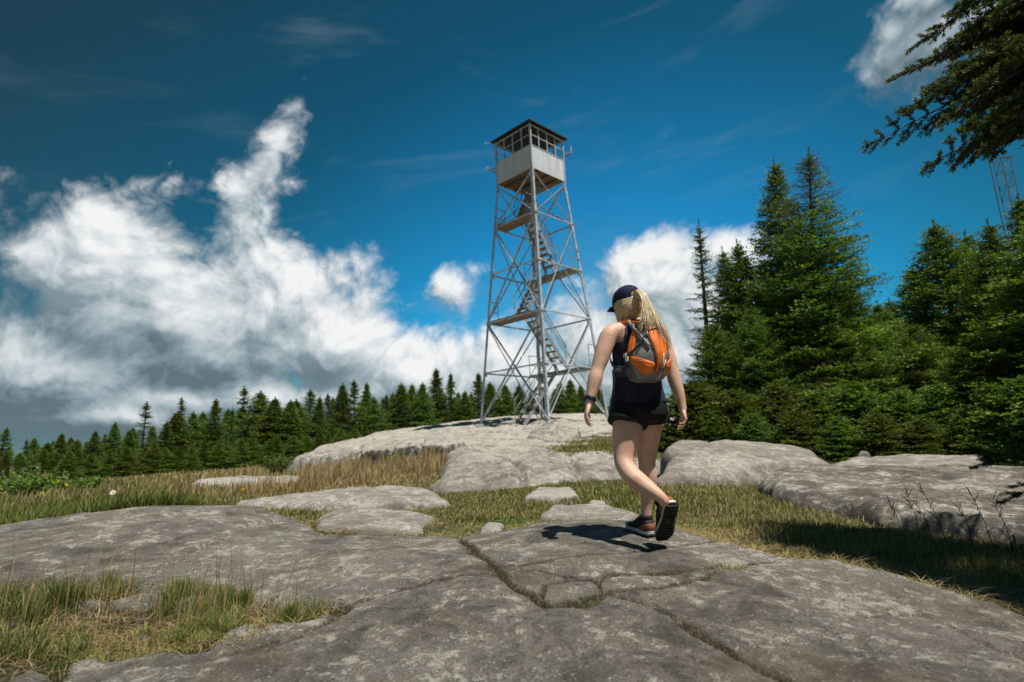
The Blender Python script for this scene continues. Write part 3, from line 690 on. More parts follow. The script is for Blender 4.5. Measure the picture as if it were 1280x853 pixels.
# ---------------------------------------------------------------- trees
def needle_mat(name, lo, hi, tip, rough=.55):
    m, n, b = mat(name); v = n.attr('tint')
    c = n.ramp(v, (0, lo), (.55, hi), (.9, tip), (1, tip))
    oi = n.node('ShaderNodeObjectInfo').outputs['Random']
    hsv = n.node('ShaderNodeHueSaturation'); n.put(hsv.inputs['Color'], c)
    n.put(hsv.inputs['Value'], n.m('ADD', .70, n.m('MULTIPLY', oi, .60))); n.put(hsv.inputs['Hue'], n.m('ADD', .478, n.m('MULTIPLY', oi, .040)))
    n.put(b.inputs['Base Color'], hsv.outputs[0]); b.inputs['Roughness'].default_value = rough; b.inputs['Specular IOR Level'].default_value = .3
    tr = n.node('ShaderNodeBsdfTranslucent'); n.put(tr.inputs['Color'], n.mix(1.0, hsv.outputs[0], (1.1, 1.2, .5), 'MULTIPLY'))
    mx = n.node('ShaderNodeMixShader'); mx.inputs[0].default_value = .28
    n.nt.links.new(b.outputs[0], mx.inputs[1]); n.nt.links.new(tr.outputs[0], mx.inputs[2])
    n.nt.links.new(mx.outputs[0], n.nt.nodes['Material Output'].inputs['Surface'])
    return m
fir_n = needle_mat('fir_needles', (.042, .072, .018), (.112, .180, .028), (.27, .34, .048))
dead_n = needle_mat('bare_grey_twigs', (.075, .066, .055), (.11, .095, .08), (.085, .09, .05), .8)
bark = simple('conifer_bark', (.095, .075, .060), .9, 0, .4, 18, .5)

class Foliage:
    def __init__(s): s.V = []; s.F3 = []; s.T = []; s.n = 0; s.tv = MB()
    def needles(s, P, Dv, L, W, tint):
        """P,Dv (n,3) base points and directions; one slim triangle pair each"""
        n = len(P)
        if n == 0: return
        r = rng.normal(size=(n, 3)); side = np.cross(Dv, r); side /= np.linalg.norm(side, axis=1)[:, None]+1e-9
        W = np.asarray(W).reshape(-1, 1); L = np.asarray(L).reshape(-1, 1)
        mid = P+Dv*L*.45
        v = np.stack([P, mid+side*W, P+Dv*L, mid-side*W], 1).reshape(-1, 3)
        i = s.n+np.arange(n)[:, None]*4
        s.F3.append(i+np.array([[0, 1, 2, 3]])); s.V.append(v); s.n += 4*n
        s.T.append(np.repeat(np.broadcast_to(tint, n), 4))
    def mesh(s, name):
        me = np_mesh(name, np.concatenate(s.V), [np.concatenate(s.F3)], smooth=False); attr(me, 'tint', np.concatenate(s.T)); return me

def conifer(seed, h, rad, dens=1., nl=.05, nw=.010, bare=.06, sparse=0., dead=0., deadtop=1.1, droop=.25, lean=(0, 0), step=.075, shape=.9, ragged=.35, twig_r=True, skirt=0.):
    """returns crown mesh, dead twig mesh or None, trunk mesh; local coords, base at 0"""
    global rng
    rng = np.random.default_rng(seed); fo = Foliage(); de = Foliage(); tr = MB()
    def axis(z):
        t = z/h; return np.array([lean[0]*t*t*h + .03*h*.3*math.sin(3*t+seed), lean[1]*t*t*h, z])
    tr.tube([axis(h*t) - np.array([0, 0, .25 if t == 0 else 0]) for t in np.linspace(0, 1, 12)], [max(.006, .016*h*(1-t)**.8*(1.25 if t == 0 else 1)+.004) for t in np.linspace(0, 1, 12)], 8)
    z = bare*h; gap = max(.05, .026*h/dens)
    while z < h*.985:
        t = z/h; nb = rng.integers(4, 7)
        env = 1.3*rad*((1-t)**shape)*(1 if t > .10 else .75+2.5*t)*(1+skirt*max(0, .25-t)*4)+.05*h*.25
        a0 = rng.uniform(0, 6.28); isdead_w = (t > deadtop)
        for k in range(nb):
            if rng.random() < sparse: continue
            a = a0+6.283*k/nb+rng.normal(0, .25); Lb = env*rng.uniform(1-ragged, 1+ragged*.45)
            if Lb < .05: continue
            up = .55*t**1.5-.10-droop*(1-t)*.5+rng.normal(0, .09)
            dh = np.array([math.cos(a), math.sin(a), 0]); b0 = axis(z+rng.uniform(-.5, .5)*gap)
            m = max(4, int(Lb/step)); u = np.linspace(0, 1, m+1)
            crv = np.outer(u*Lb, dh); crv[:, 2] = Lb*(up*u - droop*.55*u*u + (droop*.8)*u**3.5)
            pts = b0+crv
            isdead = isdead_w and rng.random() < .75 or rng.random() < dead
            dst = de if isdead else fo
            tr.tube(pts[::max(1, m//3)], list(np.linspace(.010+.004*Lb, .003, len(pts[::max(1, m//3)]))), 4, False)
            lat = np.cross(dh, [0, 0, 1.])
            hueb = rng.normal(0, .15)
            # side twigs
            P = []; Dn = []; tt = []
            start = 0 if Lb < .35 else rng.uniform(.08, .25)
            for j in range(m+1):
                if u[j] < start: continue
                tl = Lb*.55*(1-u[j])**.75+.09*min(1, Lb/.4); tl *= rng.uniform(.7, 1.15); tl = min(tl, .62)
                dirs = [(lat*sg*.8+dh*.62) for sg in (1, -1)]
                if j == m: dirs = [dh]; tl = .10
                fw = pts[min(j+1, m)]-pts[max(j-1, 0)]; fw = fw/np.linalg.norm(fw)
                for d in dirs+[None]:
                    if d is None:
                        a_ = pts[j]; b_ = pts[j]-fw*step
                    else:
                        d = d/np.linalg.norm(d)+np.array([0, 0, rng.normal(.02, .12)]); a_ = pts[j]; b_ = pts[j]+d*tl
                        b_[2] -= .12*tl
                    ln = np.linalg.norm(b_-a_); cnt = max(2, int(ln/(nl*.36)))
                    if isdead: cnt = max(1, cnt//5)
                    w_ = rng.random(cnt); q = a_+(b_-a_)*w_[:, None]
                    P.append(q); dv = (b_-a_)/max(ln, 1e-6)
                    nd = rng.normal(size=(cnt, 3)); nd[:, 2] = np.abs(nd[:, 2])*.9; nd -= np.outer(nd@dv, dv); nd /= np.linalg.norm(nd, axis=1)[:, None]+1e-9
                    Dn.append(nd*.75+dv*(.75 if not isdead else 1.2)); tt.append(np.clip(.20+hueb+.62*w_*(u[j]*.7+.3)+rng.normal(0, .10, cnt), 0, 1))
            P = np.concatenate(P); Dn = np.concatenate(Dn); Dn /= np.linalg.norm(Dn, axis=1)[:, None]; tt = np.concatenate(tt)
            k_ = 1.0
            dst.needles(P, Dn, nl*rng.uniform(.75, 1.2, len(P))*(2.2 if isdead else 1), nw*(.35 if isdead else 1)*np.ones(len(P)), tt)
        z += gap*(1-.45*t)*rng.uniform(.7, 1.3)
    # leader
    zz = np.linspace(h*.90, h*1.02, 22); P = np.array([axis(v) for v in zz]); P = np.repeat(P, 6, 0)
    dv = rng.normal(size=(len(P), 3)); dv[:, 2] = np.abs(dv[:, 2])+.5; dv /= np.linalg.norm(dv, axis=1)[:, None]
    (de if deadtop < 1 else fo).needles(P, dv, nl*np.ones(len(P)), nw*np.ones(len(P)), np.full(len(P), .5))
    me = bpy.data.meshes.new('trunk'); me.from_pydata([tuple(v) for v in tr.v], [], tr.f); me.polygons.foreach_set('use_smooth', [True]*len(me.polygons))
    return fo.mesh('crown'), (de.mesh('bare_twigs') if de.n else None), me
def tree_object(name, meshes, loc, sc, rz, label, cat='tree', group=None, mats=None):
    cr_, dd, tk = meshes
    t = empty(name, loc); t.scale = sc if hasattr(sc, '__len__') else (sc, sc, sc); t.rotation_euler.z = rz
    tag(t, label, cat, group)
    for nm, me, m in (('crown', cr_, fir_n), ('bare_branches', dd, dead_n), ('trunk', tk, bark)):
        if me is None: continue
        o = bpy.data.objects.new(nm, me); COL.objects.link(o); o.parent = t
        if not me.materials: me.materials.append(m)
    return t
# kinds, unit built at real size
KF = []   # far kinds: (h, meshes)
for sd, kw in ((1, dict(h=5., rad=1.4, dens=1.4)), (2, dict(h=5., rad=1.2, dens=1.45)), (3, dict(h=4.5, rad=1.6, dens=1.4, shape=1.0)), (4, dict(h=5.2, rad=1.1, dens=1.3, sparse=.1)), (6, dict(h=5., rad=1.3, dens=.9, sparse=.18, ragged=.6, dead=.15)), (7, dict(h=4.8, rad=1.0, dens=1., sparse=.1, ragged=.6)), (12, dict(h=5., rad=1.7, dens=1.1, ragged=.65, lean=(.05, .02))), (5, dict(h=4.2, rad=1.6, dens=1.3, shape=.95, ragged=.5))):
    KF.append((kw['h'], conifer(sd, nl=.10, nw=.022, step=.15, bare=.02, **kw)))
KS = [(5.2, conifer(8, 5.2, .7, dens=.9, nl=.09, nw=.018, step=.14, bare=.18, sparse=.45, ragged=.7, dead=.1)), (5., conifer(9, 5., .85, dens=.8, nl=.09, nw=.018, step=.14, bare=.1, sparse=.4, ragged=.7, dead=.25))]
def plant_px(px, ytop, Y, kinds, label, group=None, name='spruce_tree', wide=1., seed=0, zoff=-.05):
    r = random.Random(seed*7919+int(px*10)); p = at(px, ytop, Y); x = p[0]; zg = float(surf([x], [Y])[0][0])
    h, me = kinds[r.randrange(len(kinds))]; s = (p[2]-zg)/h; sx = s*wide*r.uniform(.78, 1.25)
    t = tree_object(name, me, (x, Y, zg+zoff), (sx, sx, s), r.uniform(0, 6.28), label, 'tree', group); t.rotation_euler.x = r.gauss(0, .025); t.rotation_euler.y = r.gauss(0, .03); return t
LEFT = [(3, 535, 25, 0), (32, 549, 24, 1), (58, 553, 24, 0), (75, 542, 25, 0), (97, 549, 26, 0), (119, 539, 26, 0), (146, 528, 27, 0), (163, 538, 27, 0), (180, 503, 29, 1), (204, 528, 27, 0), (217, 515, 28, 0), (231, 498, 30, 1), (243, 515, 29, 0), (258, 516, 31, 0),
        (270, 500, 29, 0), (289, 511, 29, 1), (309, 484, 31, 1), (326, 489, 31, 0), (340, 498, 30, 0), (360, 501, 30, 0), (376, 500, 31, 0), (387, 488, 32, 0), (400, 497, 31, 0), (413, 493, 32, 0), (429, 481, 33, 0), (443, 476, 33, 0), (459, 480, 34, 0), (470, 496, 33, 0),
        (484, 494, 36, 0), (500, 481, 36, 0), (513, 481, 37, 0), (527, 480, 36, 0), (543, 463, 37, 0), (562, 468, 37, 0), (577, 490, 37, 0), (594, 468, 38, 0), (615, 478, 38, 0), (632, 481, 38, 0), (647, 482, 39, 0), (663, 486, 39, 0), (679, 484, 39, 0), (694, 478, 39, 0), (711, 475, 40, 0), (727, 481, 40, 0), (746, 486, 40, 0), (766, 490, 38, 0), (845, 512, 24, 0)]
HUE = ['dark green', 'bushy green', 'deep green', 'full crowned']
ORD = ['first', 'second', 'third', 'fourth', 'fifth', 'sixth', 'seventh', 'eighth', 'ninth', 'tenth', 'eleventh', 'twelfth', 'thirteenth', 'fourteenth', 'fifteenth', 'sixteenth', 'seventeenth', 'eighteenth', 'nineteenth', 'twentieth', 'twenty-first', 'twenty-second', 'twenty-third', 'twenty-fourth', 'twenty-fifth', 'twenty-sixth', 'twenty-seventh', 'twenty-eighth', 'twenty-ninth', 'thirtieth', 'thirty-first', 'thirty-second', 'thirty-third', 'thirty-fourth', 'thirty-fifth', 'thirty-sixth', 'thirty-seventh', 'thirty-eighth', 'thirty-ninth', 'fortieth', 'forty-first', 'forty-second', 'forty-third', 'forty-fourth', 'forty-fifth', 'forty-sixth', 'forty-seventh']
for i, (px, yt, Y, k) in enumerate(LEFT):
    where = 'above the left meadow' if px < 350 else 'behind the left end of the knoll' if px < 480 else 'left of the tower' if px < 590 else 'behind the tower legs' if px < 735 else 'beside the walking woman'
    lab = f"{'thin ragged spruce' if k else 'green spruce'} {where}, {ORD[i]} from the left in the line"
    plant_px(px, yt, Y, KS if k else KF, lab, 'front row of the tree line', wide=1.15 if px < 480 else .95, seed=i)
rr_ = random.Random(5)
for i in range(34):                          # a second row, seen through the gaps
    px = -30+i*24+rr_.uniform(-8, 8); Y = 30+9*min(max(px, 0)/480, 1)+rr_.uniform(1, 4)
    yt = np.interp(px, [0, 120, 200, 300, 460, 560, 780], [552, 546, 532, 510, 497, 486, 492])+rr_.uniform(-3, 7)
    plant_px(px, yt, Y, KF, 'green spruce half hidden behind the front row of the tree line', 'back row of the tree line', seed=100+i)
for i in range(30):                          # young trees at the feet of the row
    px = 8+i*15.5+rr_.uniform(-5, 5); Y = 22.5+8*min(max(px, 0)/470, 1)+rr_.uniform(-.6, .3)
    yt = np.interp(px, [0, 120, 200, 300, 460], [566, 562, 556, 548, 530])+rr_.uniform(-4, 5)
    plant_px(px, yt, Y, KF[2:], 'low bushy young fir at the foot of the tree line above the meadow', 'young firs edging the meadow', name='fir_tree', wide=1.5, seed=200+i)
# near firs on the right
NK = dict(nl=.062, nw=.0125, step=.064)
near_kinds = [(5., conifer(21, 5., 1.6, dens=1.35, skirt=.15, **NK)), (5., conifer(22, 5., 1.45, dens=1.35, ragged=.45, **NK)), (4.6, conifer(23, 4.6, 1.75, dens=1.0, shape=.75, **NK))]
young = [(1.8, conifer(31, 1.8, .85, dens=.75, nl=.062, nw=.0125, step=.075, bare=.01, shape=.7, skirt=.3)), (1.5, conifer(32, 1.5, .8, dens=.7, nl=.062, nw=.0125, step=.075, bare=.01, shape=.6, skirt=.3))]
tall = [(6.8, conifer(41, 6.8, 1.75, dens=1.45, deadtop=.74, dead=.16, ragged=.5, shape=.85, lean=(-.06, 0), **NK))]
tall2 = [(6.4, conifer(42, 6.4, 1.7, dens=1.5, ragged=.4, dead=.05, shape=.95, **NK))]
snag = [(6., conifer(43, 6., .6, dens=1.1, bare=.42, sparse=.35, ragged=.6, nl=.05, nw=.0095, step=.075, droop=.1))]
browned = [(5.2, conifer(44, 5.2, 1.7, dens=1.3, dead=.30, shape=.9, **NK))]
RT = [(864, 281, 16, snag, 1.0, 'slim spruce with a long bare trunk standing alone against the cloud'),
      (902, 314, 15.5, near_kinds[1:2], .75, 'narrow pointed fir just right of the slim bare-trunked spruce'),
      (931, 304, 15, near_kinds[1:2], .75, 'slender fir crowded against the left side of the tallest spruce'),
      (954, 207, 14.6, tall2, .85, 'tall spruce forming the left of the twin tops'),
      (982, 203, 13.6, tall, 1.08, 'tallest spruce with a dead grey top and brownish branches'),
      (1020, 330, 12.9, browned, .95, 'wide fir with grey dead twigs in front of the tallest spruce'),
      (1056, 352, 13.4, near_kinds[:1], .95, 'broad green fir on the right flank of the tallest spruce'),
      (1090, 379, 14, near_kinds, 1.0, 'lower fir in the dip right of the tallest spruce'),
      (1124, 335, 16, near_kinds[1:2], .9, 'thin pointed fir rising behind the dip in the right firs'),
      (1108, 374, 17, near_kinds[1:2], .9, 'small dark fir top seen behind the dip in the right firs'),
      (1150, 405, 12.2, near_kinds[2:], 1.0, 'bright green wide fir in the middle of the right firs'),
      (1170, 279, 14.5, near_kinds[:1], .95, 'tall dark fir left of the radio masts'),
      (1204, 291, 15.5, near_kinds[1:2], 1.0, 'dark fir just under the thin antenna pole'),
      (1228, 280, 12.8, near_kinds[:1], .9, 'shaded fir between the antenna pole and the biggest right fir'),
      (1268, 250, 11.0, tall2, 1.05, 'biggest shaded fir at the right edge under the radio mast'),
      (1330, 250, 9.6, near_kinds[2:], 1.1, 'shaded fir cut off by the right edge of the picture'),
      (1215, 420, 10.6, near_kinds[2:], 1.05, 'low wide shaded fir in front of the right edge firs'),
      (885, 405, 14.2, near_kinds[2:], .8, 'bushy fir at the left end of the right firs behind the woman'),
      (940, 385, 13.0, near_kinds[2:], .9, 'full green fir in front of the twin topped spruces'),
      (1085, 430, 11.9, near_kinds[2:], .95, 'full green fir standing behind the rock hump')]
for i, (px, yt, Y, kd, wd, lab) in enumerate(RT): plant_px(px, yt, Y, kd, lab, None, name='fir_tree' if 'fir' in lab else 'spruce_tree', wide=wd, seed=300+i)
for i, (px, yt, Y) in enumerate([(862, 478, 13), (884, 510, 12.2), (915, 486, 12.4), (938, 515, 11.7), (966, 478, 12.2), (992, 512, 11.3), (1018, 492, 11.6), (1046, 518, 10.9), (1066, 478, 11.4), (1096, 515, 10.6), (1122, 486, 10.9), (1148, 520, 10.2), (1170, 478, 10.6), (1205, 508, 9.8), (1234, 480, 9.6), (1272, 470, 9.2)]):
    plant_px(px, yt, Y, young, f"bright young fir skirting the right firs, {ORD[i]} along the row" if i < 16 else f"young fir filling the second row of the right firs, {ORD[i-16]} there", 'young firs along the right', name='young_fir', wide=1.15, seed=400+i)
# the fir beside the camera on the right: trunk outside the frame, one limb reaching into the picture
def limb(fo, tr, root, tip, width, nl=.025, nw=.0027, seed=1, droop=.0, roll=0.):
    global rng
    rng = np.random.default_rng(seed); root = np.array(root); tip = np.array(tip); ax = tip-root; L = np.linalg.norm(ax); dh = ax/L
    lat = np.cross(dh, [0, 0, 1.]); lat /= np.linalg.norm(lat); lat = lat*math.cos(roll)+np.cross(dh, lat)*math.sin(roll)
    m = int(L/.055); u = np.linspace(0, 1, m+1); pts = root+np.outer(u, ax); pts[:, 2] += .10*np.sin(u*math.pi)-droop*u*u
    tr.tube(pts[::4] if len(pts) > 8 else pts, list(np.linspace(.016, .003, len(pts[::4] if len(pts) > 8 else pts))), 6)
    def twig(a, b, lvl, hb):
        ln = np.linalg.norm(b-a); cnt = int(ln/.0013); w = rng.random(cnt); d = (b-a)/ln
        sag = np.zeros((cnt, 3)); sag[:, 2] = -.03*ln*w*w
        P = a+(b-a)*w[:, None]+sag; nd = rng.normal(size=(cnt, 3)); nd -= np.outer(nd@d, d); nd /= np.linalg.norm(nd, axis=1)[:, None]
        nd[:, 2] = nd[:, 2]*.8+.15; Dn = nd*.85+d*.6; Dn /= np.linalg.norm(Dn, axis=1)[:, None]
        fo.needles(P, Dn, nl*rng.uniform(.7, 1.15, cnt), nw*np.ones(cnt), np.clip(.04+hb+.60*w**3*(lvl >= 1)+rng.normal(0, .08, cnt), 0, 1))
        tr.tube([a, (a+b)/2, b], [.0035, .0025, .0012], 4, False)
        if lvl < 2 and ln > .09:
            k = int(ln/.055)
            for i in range(1, k):
                f_ = i/k
                for sg in (1, -1):
                    if rng.random() < .12: continue
                    l2 = ln*.50*(1-f_*.72)*rng.uniform(.6, 1.1)
                    if l2 < .04: continue
                    l_ = np.cross(d, [0, 0, 1.]); l_ /= np.linalg.norm(l_)
                    dd = d*.72+l_*sg*.68+np.array([0, 0, rng.normal(.03, .10)]); dd /= np.linalg.norm(dd)
                    o = a+(b-a)*f_; twig(o, o+dd*l2, lvl+1, hb)
    for j in range(2, m+1, 2):
        for sg in (1, -1):
            tl = width*(1-u[j])**.7*min(1, .45+u[j]*3)*rng.uniform(.65, 1.1)+.05
            d = lat*sg*.72+dh*.66+np.array([0, 0, rng.normal(.04, .10)]); d /= np.linalg.norm(d)
            twig(pts[j], pts[j]+d*tl, 1 if tl > .12 else 2, rng.normal(0, .08))
    twig(pts[-3], pts[-1]+dh*.05, 2, .1)
bx, by = 4.55, 3.3; bz = Hs(bx, by)
big = conifer(51, 7.6, 1.0, dens=1.3, nl=.030, nw=.0042, step=.07, bare=.44, shape=.8, ragged=.45)
tb = tree_object('fir_tree', big, (bx, by, bz-.05), 1., 1.1, 'dark fir beside the camera whose limb hangs into the top right corner', 'tree')
fo = Foliage(); tr = MB()
LB = [((1500, 20), (1086, 182), .62), ((1480, -30), (1118, 98), .60), ((1480, 70), (1160, 209), .56), ((1440, -110), (1140, 62), .56), ((1440, 90), (1196, 200), .5), ((1460, 0), (1135, 140), .60), ((1440, -140), (1190, 14), .5),
      ((1420, 30), (1160, 112), .55), ((1460, 70), (1205, 160), .55), ((1400, -60), (1170, 74), .5), ((1420, 40), (1180, 150), .55), ((1440, -30), (1200, 70), .55), ((1440, 60), (1230, 186), .5), ((1430, 10), (1215, 110), .55), ((1420, -120), (1225, -6), .5), ((1430, 20), (1236, 130), .5), ((1400, 20), (1225, 60), .5), ((1400, 60), (1222, 120), .5), ((1390, -10), (1240, 20), .45), ((1400, 90), (1236, 170), .45), ((1380, 50), (1250, 90), .45), ((1380, 110), (1244, 196), .4), ((1400, -40), (1205, 40), .5), ((1420, 60), (1190, 128), .5)]
rl_ = random.Random(3)
LB = [(a+(3.6+rl_.uniform(-.4, .4),), b+(3.55+rl_.uniform(-.45, .45),), wd) for a, b, wd in LB]
for i, (a, b, wd) in enumerate(LB): limb(fo, tr, at(*a), at(*b), wd, seed=60+i, roll=(-1)**i*.35+.25)
for i, (x_, y_, h_, kd, lab) in enumerate(((5.0, 1.6, (.8, .8, 1.38), tall2[0], 'tall fir out of view on the right that shades the slab edge'), (6.0, 2.45, (.85, .85, 1.4), tall2[0], 'second tall fir out of view on the right shading the grass'), (5.5, 2.9, 1.0, near_kinds[1], 'fir just outside the right edge that shades the grass'), (4.6, .9, .9, near_kinds[0], 'fir near the camera on the right shading the slab corner'))):
    tree_object('fir_tree', kd[1], (x_, y_, Hs(x_, y_)-.05), h_, i*2., lab)
# a main bough ties the sprays to the trunk
j0 = Vector((bx, by, at(1440, -30, 3.5)[2]))
for a, b, wd in LB: tr.tube([j0, Vector(at(*a))], [.035, .016], 6)
def child(name, me, m, par):
    me.materials.append(m); o = bpy.data.objects.new(name, me); COL.objects.link(o); o.parent = par
    o.matrix_parent_inverse = Matrix.Identity(4)
    o.matrix_local = (Matrix.Translation(par.location) @ Matrix.Rotation(par.rotation_euler.z, 4, 'Z')).inverted()
    return o
child('needle_sprays', fo.mesh('needle_sprays'), fir_n, tb)
me = bpy.data.meshes.new('bough'); me.from_pydata([tuple(v) for v in tr.v], [], tr.f); child('bough', me, bark, tb)
# low drooping spray at the right edge
fo = Foliage(); tr = MB()
limb(fo, tr, at(1430, 560, 4.2), at(1222, 584, 4.6), .5, seed=77); limb(fo, tr, at(1440, 585, 4.0), at(1256, 628, 4.2), .34, seed=78)
tr.tube([Vector((bx, by, at(1430, 560, 4.2)[2]+.15)), Vector(at(1430, 560, 4.2))], [.02, .016], 6); tr.tube([Vector((bx, by, at(1440, 585, 4.0)[2]+.15)), Vector(at(1440, 585, 4.0))], [.02, .016], 6)
child('needle_sprays', fo.mesh('needle_sprays'), fir_n, tb)
me = bpy.data.meshes.new('bough'); me.from_pydata([tuple(v) for v in tr.v], [], tr.f); child('bough', me, bark, tb)
# ---------------------------------------------------------------- grass
def grass_mat(name):
    m, n, b = mat(name); v = n.attr('tint'); u = n.attr('along')
    c = n.ramp(v, (0, (.030, .060, .012)), (.25, (.075, .135, .020)), (.5, (.19, .22, .040)), (.7, (.33, .265, .105)), (.85, (.46, .355, .180)), (1, (.37, .23, .115)))
    n.put(b.inputs['Base Color'], c); b.inputs['Roughness'].default_value = .6; b.inputs['Specular IOR Level'].default_value = .3
    tr = n.node('ShaderNodeBsdfTranslucent'); n.put(tr.inputs['Color'], c)
    mx = n.node('ShaderNodeMixShader'); mx.inputs[0].default_value = .3
    n.nt.links.new(b.outputs[0], mx.inputs[1]); n.nt.links.new(tr.outputs[0], mx.inputs[2])
    n.nt.links.new(mx.outputs[0], n.nt.nodes['Material Output'].inputs['Surface']); return m
grm = grass_mat('grass_blades')
rng = np.random.default_rng(77)
def blades(name, X, Y, Z, h, w, tint, lean=.35, wind=(.10, .05), kind='stuff', curl=.5, heads=None):
    n = len(X); a = rng.uniform(0, 2*np.pi, n); ln = np.abs(rng.normal(lean, lean*.5, n))
    d = np.stack([np.cos(a), np.sin(a)], 1)*ln[:, None]+np.array(wind); sa = a+np.pi/2+rng.normal(0, .5, n)
    s = np.stack([np.cos(sa), np.sin(sa), np.zeros(n)], 1)
    V = []
    for t, wt in ((0, .8), (.35, 1.), (.72, .7), (1., 0.)):
        c = np.stack([X+d[:, 0]*h*(t*.35+t*t*.65*curl*1.6), Y+d[:, 1]*h*(t*.35+t*t*.65*curl*1.6), Z+h*(t-.18*ln*t*t)], 1)
        if wt > 0: V += [c-s*(w*wt)[:, None], c+s*(w*wt)[:, None]]
        else: V += [c]
    V = np.stack(V, 1).reshape(-1, 3); i = np.arange(n)[:, None]*7
    q = np.concatenate([i+np.array([[0, 1, 3, 2]]), i+np.array([[2, 3, 5, 4]])]); t3 = i+np.array([[4, 5, 6]])
    me = np_mesh(name, V, [q, t3], smooth=True); attr(me, 'tint', np.repeat(np.clip(tint, 0, 1), 7))
    return tag(link(name, me, None, (grm,)), kind=kind)
def scatter(n, x0, x1, y0, y1, near=True):
    """points spread so that they are evenly dense to the eye: more of them close by"""
    if near:
        k = rng.random(n); Y = 1/np.sqrt((1/y0**2)*(1-k)+(1/y1**2)*k) if y0 > 0 else rng.uniform(y0, y1, n)
    else: Y = rng.uniform(y0, y1, n)
    return rng.uniform(x0, x1, n), Y
def keep_soil(X, Y, margin=0.):
    z, on = surf(X, Y); sd = slab_sd(X, Y); k = (~on) & (sd < -margin); return k, z
# tall meadow on the left
N = 260000
X, Y = scatter(N, -1, 1, 6.0, 27.); X = X*Y*1.02; X = np.where(X > .05*Y, -np.abs(X), X)
k, z = keep_soil(X, Y, .02); X, Y, z = X[k], Y[k], z[k]
cl = fbm(X, Y, .5, 3); cl2 = fbm(X+30, Y, 1.6, 3)
leftness = sst(-.25, -.75, X/Y)
tanness = np.clip(.08+sst(8.5, 15, Y)*.75 + .45*cl + (1-leftness)*.45 - .28*leftness, 0, 1)
h = (.07+.15*leftness*sst(26, 9, Y)+.10*sst(11, 16, Y)*(1-leftness))*(1+.7*cl)*rng.uniform(.55, 1.35, len(X))
h = np.where((rng.random(len(X)) < .12), h*1.6, h)*np.where(np.hypot(X+1.2, Y-7.2) < 2.4, .55, 1)
tint = np.where(rng.random(len(X)) < tanness, rng.normal(.80, .10, len(X)), rng.normal(.42+.14*cl2, .15, len(X)))
blades('meadow_grass', X, Y, z-.01, np.clip(h, .05, .8), .00075*Y*rng.uniform(.5, 1.1, len(X))+.0012, tint, .40)
# tall straw grass at the foot of the knoll
N = 13000; X = rng.uniform(-6.2, -1.2, N); Y = rng.uniform(12.5, 18.5, N); k, z = keep_soil(X, Y); g = (fbm(X, Y, .7, 3) > -.10) & k
X, Y, z = X[g], Y[g], z[g]
blades('straw_grass', X, Y, z-.01, rng.uniform(.10, .50, len(X))*(1+.9*fbm(X, Y, .8, 3)), np.full(len(X), .0055), rng.normal(.84, .10, len(X)), .34)
# short turf in the middle and to the right
N = 210000; X, Y = scatter(N, -1, 1, 3.2, 12.5); X = X*Y*1.0+.25*Y; k, z = keep_soil(X, Y, -.06); k &= (X/Y > -.35) & (X/Y < 1.1)
X, Y, z = X[k], Y[k], z[k]; cl = fbm(X, Y, .9, 4); cl2 = fbm(X-9, Y+4, 2.6, 3)
k = rng.random(len(X)) < np.clip(.52+2.2*cl2, .03, 1); X, Y, z, cl, cl2 = X[k], Y[k], z[k], cl[k], cl2[k]
h = .021*(1+1.7*np.clip(cl, -.4, 1))*(1+1.0*np.clip(cl2, -.5, 1))*rng.uniform(.5, 1.5, len(X))
tn = np.clip(.50+.14*(X/Y > .2)+1.5*fbm(X+2, Y+60, .55, 3), .05, .95)
h = np.where((X/Y > .25) & (Y > 5.6), h*1.1, h)
tint = np.where(rng.random(len(X)) < tn, rng.normal(.72, .10, len(X)), rng.normal(.38, .10, len(X)))
blades('turf_grass', X, Y, z-.004, np.clip(h, .012, .22), .0008*Y*rng.uniform(.5, 1., len(X)), tint, 1.3)
# small broad leaves matted into the turf
N = 60000; X, Y = scatter(N, -1, 1, 4.2, 10.5); X = X*Y*1.0+.25*Y; k, z = keep_soil(X, Y, -.03); k &= (X/Y > -.3) & (X/Y < 1.0) & (fbm(X+5, Y-3, 1.1, 4) > .06)
X, Y, z = X[k], Y[k], z[k]; n_l = len(X); a_ = rng.uniform(0, 6.28, n_l); el_ = rng.uniform(-.1, .8, n_l)
d_ = np.stack([np.cos(a_)*np.cos(el_), np.sin(a_)*np.cos(el_), np.sin(el_)], 1); L_ = (.010+.0022*Y)*rng.uniform(.5, 1.2, n_l); s_ = np.stack([-np.sin(a_), np.cos(a_), np.zeros(n_l)], 1)*(L_*.32)[:, None]
B_ = np.stack([X, Y, z+rng.uniform(.0, .035, n_l)], 1); V = np.stack([B_, B_+d_*(L_*.5)[:, None]+s_, B_+d_*L_[:, None], B_+d_*(L_*.5)[:, None]-s_], 1).reshape(-1, 3)
me = np_mesh('ground_leaves', V, [np.arange(n_l)[:, None]*4+np.array([[0, 1, 2, 3]])], False); attr(me, 'tint', np.repeat(np.clip(rng.normal(.36, .10, n_l), 0, 1), 4)); tag(link('ground_leaves', me, None, (grm,)), kind='stuff')
